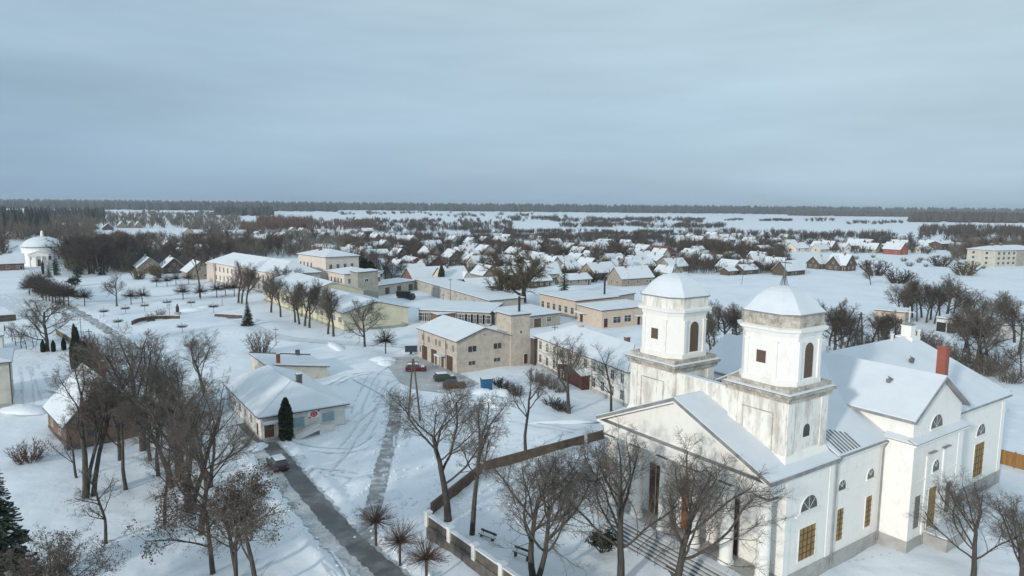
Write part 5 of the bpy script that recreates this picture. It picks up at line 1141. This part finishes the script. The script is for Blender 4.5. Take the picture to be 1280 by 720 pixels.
scatter(26, 430, 640, 300, 352, FB, 2.5, 5, 'garden bush among the village houses behind the halls', 'garden bushes behind the halls', 'bush', 'bush', seed=7)
scatter(28, 600, 800, 302, 350, F3, 8, 14, 'bare tree among the houses around the big willow', 'trees around the big willow', seed=8)
scatter(24, 610, 830, 305, 366, FB, 3, 6, 'bush among the houses around the big willow', 'bushes around the big willow', 'bush', 'bush', seed=9)
scatter(24, 850, 985, 306, 340, F3+FB, 6, 12, 'dark tree among the houses behind the towers', 'trees behind the towers', seed=10)
scatter(20, 985, 1230, 300, 315, F3+FB, 7, 12, 'tree along the far field edge', 'trees along the far field edge', seed=11)
scatter(16, 1200, 1280, 300, 326, F3, 9, 15, 'bare tree behind the apartment block', 'trees behind the apartment block', seed=12)
scatter(26, 1000, 1230, 320, 336, ['bush1'], 1.5, 3, 'small orchard tree dotted over the frosty garden plot', 'orchard trees on the garden plot', 'orchard_tree', 'tree', seed=13)
scatter(7, 62, 150, 336, 348, ['sprucefar'], 8, 13, 'dark spruce near the round chapel', 'spruces near the round chapel', 'spruce', seed=14, wide=1)
row_of([(54, 343), (69, 343)], 'thujafar', 6.5, '%s slim thuja at the round chapel porch', 'thujas at the chapel porch', 'thuja', wide=.6); plant(61, 347, 'sprucefar', 9, 'dark spruce right in front of the round chapel porch', 'spruce')
plant(250, 372, 'tall1', 21, 'tall pale birch left of the school', 'birch')

# ---------------------------------------------------------------- far woods and hedges (countless trees)
def wood(name, label, boxes, mat, kind, seed, clump=0):
    r = random.Random(seed); v = []; f = []
    for n, x0, x1, y0, y1, h0, h1, wd in boxes:
        for _ in range(n):
            px = r.uniform(x0, x1); py = r.uniform(y0, y1)
            if clump and math.sin(px/clump+1.3*math.sin(py*.9)+seed)+math.sin(px/clump/2.7+py*1.1)+r.uniform(-.5, .5) < .0: continue
            py += (px-640)*12/1280; p = g(px, py); h = r.uniform(h0, h1); w_ = wd*r.uniform(.7, 1.3)
            if kind == 'bare':
                dpx = p.length/682
                for s in range(11):
                    a = r.uniform(0, 6.28); k = r.random()**.6; t = max(.16, .34*dpx)*r.uniform(.5, 1); b0 = len(v); top = p+Vector((math.cos(a)*k*w_, math.sin(a)*k*w_, h*r.uniform(.55, 1)*(1-.35*k*k))); mid = p+Vector((math.cos(a)*k*w_*.5, math.sin(a)*k*w_*.5, h*.35)); sd_ = Vector((r.uniform(-1, 1), r.uniform(-1, 1), 0)).normalized()*t
                    v += [p+Vector((r.uniform(-1, 1)*w_*.45, r.uniform(-1, 1)*w_*.45, -.5)), mid-sd_, top, mid+sd_]; f.append((b0, b0+1, b0+2, b0+3))
                    for _ in range(2):
                        b0 = len(v); c = mid.lerp(top, r.uniform(.1, .7)); e2 = c+Vector((r.uniform(-1, 1)*w_*.45, r.uniform(-1, 1)*w_*.45, h*r.uniform(.05, .3))); v += [c-sd_*.6, e2, c+sd_*.6, c-Vector((0, 0, t))]; f.append((b0, b0+3, b0+2, b0+1))
            else:
                k = 6; b0 = len(v); ph = r.random()*6
                for z, rr in ((-.5, .3), (h*.12, .85), (h*.5, .55), (h*.78, .3), (h, .02)):
                    v += [p+Vector((math.cos(ph+6.283*i/k)*w_*rr*r.uniform(.65, 1.3), math.sin(ph+6.283*i/k)*w_*rr*r.uniform(.65, 1.3), z)) for i in range(k)]
                for a in range(4):
                    for i in range(k): j = (i+1) % k; f.append((b0+a*k+i, b0+a*k+j, b0+a*k+k+j, b0+a*k+k+i))
    me = bpy.data.meshes.new(name); fast_mesh(me, [tuple(x) for x in v], f); me.materials.append(M[mat]); o = link(name, me); tag(o, label, 'wood'); structure(o, 'stuff')
# boxes: n, px range, py range (before horizon tilt), height, crown radius
wood('far_forest', 'dark blue grey forest line along the whole horizon', [(2600, -150, 1430, 262.0, 264.0, 34, 52, 24), (1500, -150, 1000, 263.5, 264.8, 28, 42, 18), (700, -100, 420, 264, 267, 24, 38, 16)], 'farwood', 'conifer', 1)
wood('pine_forest', 'dark forest block at the right end of the horizon', [(700, 1138, 1440, 268, 273, 22, 30, 13), (260, 985, 1135, 264.5, 266.5, 20, 28, 16)], 'twigdark', 'conifer', 2)
wood('conifer_wood', 'dark conifer wood at the far left', [(330, -60, 62, 274, 300, 13, 27, 4.2), (200, 40, 130, 272, 284, 12, 24, 5), (120, 270, 340, 268, 273, 18, 26, 9)], 'farwood', 'conifer', 3)
wood('mixed_wood', 'brown grey leafless wood mixed with the conifers at the far left', [(600, -60, 120, 276, 308, 13, 22, 6), (420, 90, 300, 272, 290, 10, 16, 7), (90, 230, 330, 288, 300, 10, 15, 5)], 'twig', 'bare', 4)
wood('alder_belt', 'brown alder belt beyond the school', [(260, 322, 392, 280, 292, 14, 20, 6), (120, 392, 470, 280, 292, 9, 15, 5), (120, 300, 330, 284, 300, 8, 13, 5)], 'twigred', 'bare', 5)
wood('hedgerows', 'long brown hedgerows and thickets across the snowy fields', [(900, 430, 640, 277, 292, 6, 13, 6), (1100, 590, 860, 289, 299, 5, 8, 5), (520, 640, 880, 273, 277, 8, 15, 10), (420, 700, 905, 280, 284, 7, 13, 8), (260, 860, 990, 272, 273.5, 6, 9, 8), (320, 860, 1010, 288, 298, 6, 11, 5), (260, 1000, 1120, 290, 298, 6, 12, 5), (600, 1150, 1290, 281, 294, 9, 16, 6), (60, 1060, 1130, 274, 277, 6, 12, 7), (40, 1000, 1050, 272, 275, 10, 16, 7), (150, 420, 700, 267, 271, 8, 14, 10), (60, 560, 720, 271, 275, 8, 14, 8), (70, 180, 330, 268, 273, 8, 14, 9)], 'twigdark', 'bare', 6, 9)

wood('village_thicket', 'brown garden thickets and hedges filling the gaps between the village houses', [(3200, 430, 860, 297, 322, 5, 10, 5), (1500, 430, 700, 320, 349, 3, 8, 4), (1100, 690, 830, 318, 350, 2.5, 7, 4), (1300, 845, 985, 302, 340, 4, 10, 4.5), (420, 985, 1240, 300, 313, 4, 9, 4.5)], 'twigdark', 'bare', 21, 14)
wood('grove_thicket', 'dark brown leafless groves round the chapel, the park cottages and behind the school', [(560, 90, 330, 303, 330, 6, 12, 5), (300, 150, 262, 320, 347, 4, 9, 4), (500, 260, 450, 296, 326, 6, 12, 5), (160, -60, 4, 296, 322, 7, 12, 5), (60, 4, 30, 290, 306, 7, 10, 4), (380, 84, 165, 314, 346, 8, 16, 5), (260, 1190, 1300, 296, 322, 7, 13, 5.5)], 'twig', 'bare', 22, 0)
gr_ = random.Random(3); v = []; q = []
def tuft(p, n, h):
    for _ in range(n):
        o_ = Vector((gr_.gauss(0, .12), gr_.gauss(0, .12), -.05)); a = gr_.uniform(0, 6.28); t_ = Vector((math.cos(a), math.sin(a), 0))*.009; k = len(v); tip = Vector((gr_.gauss(0, .1), gr_.gauss(0, .1), h*gr_.uniform(.5, 1.1)))
        v.extend([p+o_-t_, p+o_+t_, p+o_+t_*.3+tip, p+o_-t_*.3+tip]); q.append((k, k+1, k+2, k+3))
for n_, x0, x1, y0, y1, h in ((90, 540, 610, 590, 650, .35), (90, 606, 750, 550, 590, .35), (200, 80, 300, 545, 680, .4), (160, 1040, 1270, 440, 520, .5), (200, 600, 700, 470, 500, .45), (80, 240, 330, 395, 420, .35), (120, 20, 120, 420, 470, .4), (120, 840, 1000, 340, 350, .6), (120, 1100, 1270, 335, 352, .6)):
    for _ in range(n_): tuft(g(gr_.uniform(x0, x1), gr_.uniform(y0, y1)), 7, h)
me = bpy.data.meshes.new('dry_grass'); fast_mesh(me, [tuple(x) for x in v], q); me.materials.append(M['drygrass']); structure(tag(link('dry_grass', me), 'dry grass stalks poking through the snow', 'grass'), 'stuff')
# ---------------------------------------------------------------- vehicles, poles, furniture
def car(p, rz, paint, label, snow=True, name='parked_car', kind='hatch'):
    o = thing(name, label, 'car', (p.x, p.y, .06), rz); Lh = 2.1; hw = .86
    def prof(x0, x1, z, y): return [(x0, -y, z), (x1, -y, z), (x1, y, z), (x0, y, z)]
    MB().loft([prof(-Lh+.1, Lh-.12, .22, hw-.06), prof(-Lh, Lh, .42, hw), prof(-Lh+.02, Lh-.05, .72, hw), prof(-Lh+.12, Lh-.35, .92, hw-.06)]).build('body', paint, o)
    c = MB().loft([prof(-Lh+.2, .95, .921, hw-.08), prof(-Lh+.55, .35, 1.42, hw-.22)]).build('cabin_windows', 'glass', o)
    MB().loft([prof(-Lh+.5, .42, 1.422, hw-.2), prof(-Lh+.7, .2, 1.49, hw-.3)]).build('roof', paint, o)
    for s_ in (-1, 1):
        for x in (-1.3, 1.3):
            w_ = MB().tube((x, s_*(hw-.16), .3), (x, s_*(hw+.01), .3), .31, k=14).build('wheel', 'rubber', o); MB().tube((x, s_*(hw-.1), .3), (x, s_*(hw+.025), .3), .18, k=10).build('rim', 'metal', w_)
        MB().box(Lh-.12, s_*.6-.16, .55, Lh+.012, s_*.6+.16, .7).build('headlight', 'whitewood', o); MB().box(-Lh-.012, s_*.66-.12, .55, -Lh+.1, s_*.66+.12, .75).build('tail_light', 'signred', o)
    if snow: MB().loft([prof(-Lh+.5, .4, 1.495, hw-.22), prof(-Lh+.6, .3, 1.62, hw-.3)]).box(.98, -hw+.12, .93, Lh-.42, hw-.12, 1.02).build('snow_cover', 'roofsnow', o)
    return o
car(g(520, 464), R(8), 'carred', 'red car with snow on its roof parked before the garage doors')
car(g(556, 476), R(20), 'cargreen', 'dark green snow dusted car parked by the gable of the fire station'); car(g(568, 485), R(10), 'carbrown', 'brown car half hidden behind bare branches', False)
car(g(347, 585), R(125), 'cardark', 'dark car on the road beside the brown leafed trees', True, 'car')
t = thing('box_trailer', 'dark blue box trailer with snowy edge seen behind the tripod pole', 'trailer', g(514, 442), R(5))
MB().box(-1.3, -.8, .6, 1.3, .8, 2.0).build('box', 'navy', t); MB().box(-1.32, -.82, 2.002, 1.32, .82, 2.1).build('snow_cover', 'roofsnow', t); MB().box(-1.35, -.85, .5, 1.35, .85, .598).build('frame', 'metal', t); MB().box(1.3, -.05, .5, 2.2, .05, .58).build('drawbar', 'metal', t)
for s_ in (-1, 1): MB().tube((0, s_*.7, .3), (0, s_*.88, .3), .3, k=12).build('wheel', 'rubber', t)
t = thing('truck', 'black truck with tarpaulin body in the snowy yard of the workshops', 'truck', g(508, 375), R(-30))
MB().box(-3.6, -1.15, 1.1, 1.0, 1.15, 3.0).build('tarpaulin_body', 'black', t); c = MB().loft([[(1.2, -1.1, .7), (3.2, -1.1, .7), (3.2, 1.1, .7), (1.2, 1.1, .7)], [(1.2, -1.1, 1.7), (3.15, -1.1, 1.6), (3.15, 1.1, 1.6), (1.2, 1.1, 1.7)], [(1.25, -1, 2.5), (2.5, -1, 2.5), (2.5, 1, 2.5), (1.25, 1, 2.5)]]).build('cab', 'cardark', t); MB().box(2.4, -.9, 1.75, 2.95, .9, 2.35).build('windscreen', 'glass', c); MB().box(-3.6, -.5, .7, 1.19, .5, 1.09).build('chassis', 'metal', t)
for x in (-2.6, -1.4, 2.2):
    for s_ in (-1, 1): w_ = MB().tube((x, s_*.8, .5), (x, s_*1.12, .5), .5, k=14).build('wheel', 'rubber', t); MB().tube((x, s_*1.0, .5), (x, s_*1.14, .5), .25, k=10).build('rim', 'metal', w_)
t = thing('blue_container', 'blue plastic container with snow heaped around it', 'container', g(608, 487), R(15))
MB().loft([[(-.9, -.7, 0), (.9, -.7, 0), (.9, .7, 0), (-.9, .7, 0)], [(-1.0, -.8, 2.0), (1.0, -.8, 2.0), (1.0, .8, 2.0), (-1.0, .8, 2.0)]]).build('body', 'blue', t); MB().box(-1.03, -.83, 2.0, 1.03, .83, 2.12).build('lid', 'navy', t); MB().box(-.95, -.75, 2.122, .95, .75, 2.22).build('snow_cover', 'roofsnow', t)
for i, (px, py, a) in enumerate(((609, 675, -38), (652, 697, -36))):
    t = thing('park_bench', ('dark park bench nearer the churchyard wall corner', 'dark park bench beside the twin trunked tree')[i], 'bench', g(px, py), R(a), 'churchyard benches')
    for s_ in (-.7, .7): MB().box(s_-.04, -.2, -.1, s_+.04, .22, .42).box(s_-.03, .18, .42, s_+.03, .24, .9).build('leg', 'black', t)
    MB().box(-1, -.22, .42, 1, .16, .47).build('seat', 'darkwood', t); MB().box(-1, .24, .6, 1, .28, .85).build('backrest', 'darkwood', t); MB().box(-.95, -.18, .472, .95, .12, .53).build('snow_cover', 'roofsnow', t)
def frame_pole(px, py, h, legs, lab, name='utility_pole'):
    p = g(px, py); t = thing(name, lab, 'pole', p, R(10))
    for i, (x, y) in enumerate(legs): MB().tube((x, y, -.3), (x*.06, y*.06, h), .16, .11, 8).build('leg', 'darkwood', t)
    MB().box(-.9, -.08, h-.55, .9, .08, h-.42).build('crossarm', 'darkwood', t)
    for x in (-.8, 0, .8): MB().tube((x, 0, h-.42), (x, 0, h-.2), .05, .03, 6).build('insulator', 'whitewood', t)
    for x, y in legs[:1]: MB().tube((x, y, -.2), (x*.87, y*.87, 1.5), .24, .22, 8).build('footing', 'concrete', t)
frame_pole(517, 527, 9.8, [(-.9, 0), (1.05, .2)], 'dark A-frame utility pole standing left of the tallest middle tree')
frame_pole(1073, 442, 9.6, [(-1.6, 0), (1.4, .6), (.2, -1.3)], 'dark tripod utility pole beyond the church nave roof')
def pole(px, py, h, lab, arm=0, r_=.11, mat='darkwood', rz=0, lean=0):
    t = thing('street_lamp' if arm else 'utility_pole', lab, 'lamp' if arm else 'pole', g(px, py), R(rz)); MB().tube((0, 0, -.3), (lean, 0, h), r_, r_*.65, 8).build('mast', mat, t)
    if arm: a = MB().tube((lean, 0, h-.1), (lean+arm, 0, h+.25), .05, k=6).build('arm', 'metal', t); MB().box(arm-.1, -.12, h+.16, arm+.5, .12, h+.32).build('lamp_head', 'metal', a)
    else: MB().box(lean-.7, -.05, h-.6, lean+.7, .05, h-.48).build('crossarm', mat, t)
pole(103, 441, 8, 'street lamp with a curved arm behind the reddish hedge', 1.6, .09, 'metal', 20); pole(113, 446, 6, 'thin plain post beside the street lamp'); pole(563, 379, 8.5, 'tall thin pole in front of the long workshop'); pole(554, 384, 4.5, 'short pole left of the tall thin one at the workshop'); pole(927, 355, 8, 'slightly leaning pole in the snowy field behind the towers', lean=.7)
pole(345, 430, 4, 'short post beside the yellow hall trees', r_=.08); pole(212, 396, 4, 'thin post left of the park monument', r_=.08); pole(278, 382, 3.5, 'thin post at the upper end of the straight park wall', r_=.08); pole(170, 350, 8, 'pole in front of the tan house with dusty brown roof'); pole(893, 343, 9, 'pole among the dark bushes behind the left tower'); pole(693, 445, 7, 'pole beside the beige store in front of the white house roof'); pole(1270, 360, 8, 'pole in front of the apartment block') if False else None
t = thing('dark_flue', 'tall dark flue pipe at the beige buildings', 'flue', g(755, 391)); MB().tube((0, 0, 0), (0, 0, 10.5), .32, k=10).build('pipe', 'black', t); MB().tube((0, 0, 10.5), (0, 0, 11.1), .5, .42, 10).build('cowl', 'black', t)
t = thing('monument', 'small dark statue on a plinth in the park', 'monument', g(222, 392)); MB().box(-.7, -.7, -.2, .7, .7, .5).build('plinth', 'plinth', t); MB().rev([(.42, .5), (.5, 1.0), (.4, 1.6), (.5, 2.0), (.3, 2.3), (.16, 2.4), (.22, 2.6), (.18, 2.85), (.03, 2.95)], k=12).build('figure', 'black', t)
t = thing('curved_wall', 'curved brown low wall in the park', 'wall', g(200, 404), R(0))
b = MB(); s_ = MB(); rw = 6.5
for i in range(14):
    a0, a1 = R(70+i*9.5), R(70+(i+1)*9.5); P = [(rw*math.cos(a0), rw*math.sin(a0)), (rw*math.cos(a1), rw*math.sin(a1)), ((rw+.4)*math.cos(a1), (rw+.4)*math.sin(a1)), ((rw+.4)*math.cos(a0), (rw+.4)*math.sin(a0))]
    b.prism(P, -.3, 1.1); s_.prism(P, 1.102, 1.22)
o = b.build('wall_body', 'dirtwall', t); s_.build('snow_cap', 'roofsnow', o)
run_wall('low_wall', 'straight dark low wall left of the lone park spruce', 'wall', g(268, 395), g(302, 397), low_wall('darkwood', .7))
run_wall('hedge_wall', 'dark clipped hedge wall beside the far street', 'hedge', g(70, 418), g(92, 432), low_wall('twigolive', 1.5, 1.6))
run_wall('hedge_wall', 'short dark clipped hedge at the left edge', 'hedge', g(-8, 402), g(20, 400), low_wall('twigdark', 1.6, 2.5))

# ---------------------------------------------------------------- haze
hz = MB().box(-10500, -10500, -1.6, 10500, 10500, 58).build('haze', 'snow')
hm = bpy.data.materials.new('haze'); hm.use_nodes = True; n = hm.node_tree.nodes; l = hm.node_tree.links
n.remove(n['Principled BSDF']); pv = n.new('ShaderNodeVolumePrincipled'); pv.inputs['Color'].default_value = (.78, .88, .98, 1); pv.inputs['Density'].default_value = .00011; pv.inputs['Anisotropy'].default_value = .1
l.new(pv.outputs[0], n['Material Output'].inputs['Volume']); hz.data.materials.clear(); hz.data.materials.append(hm); structure(hz, 'stuff')
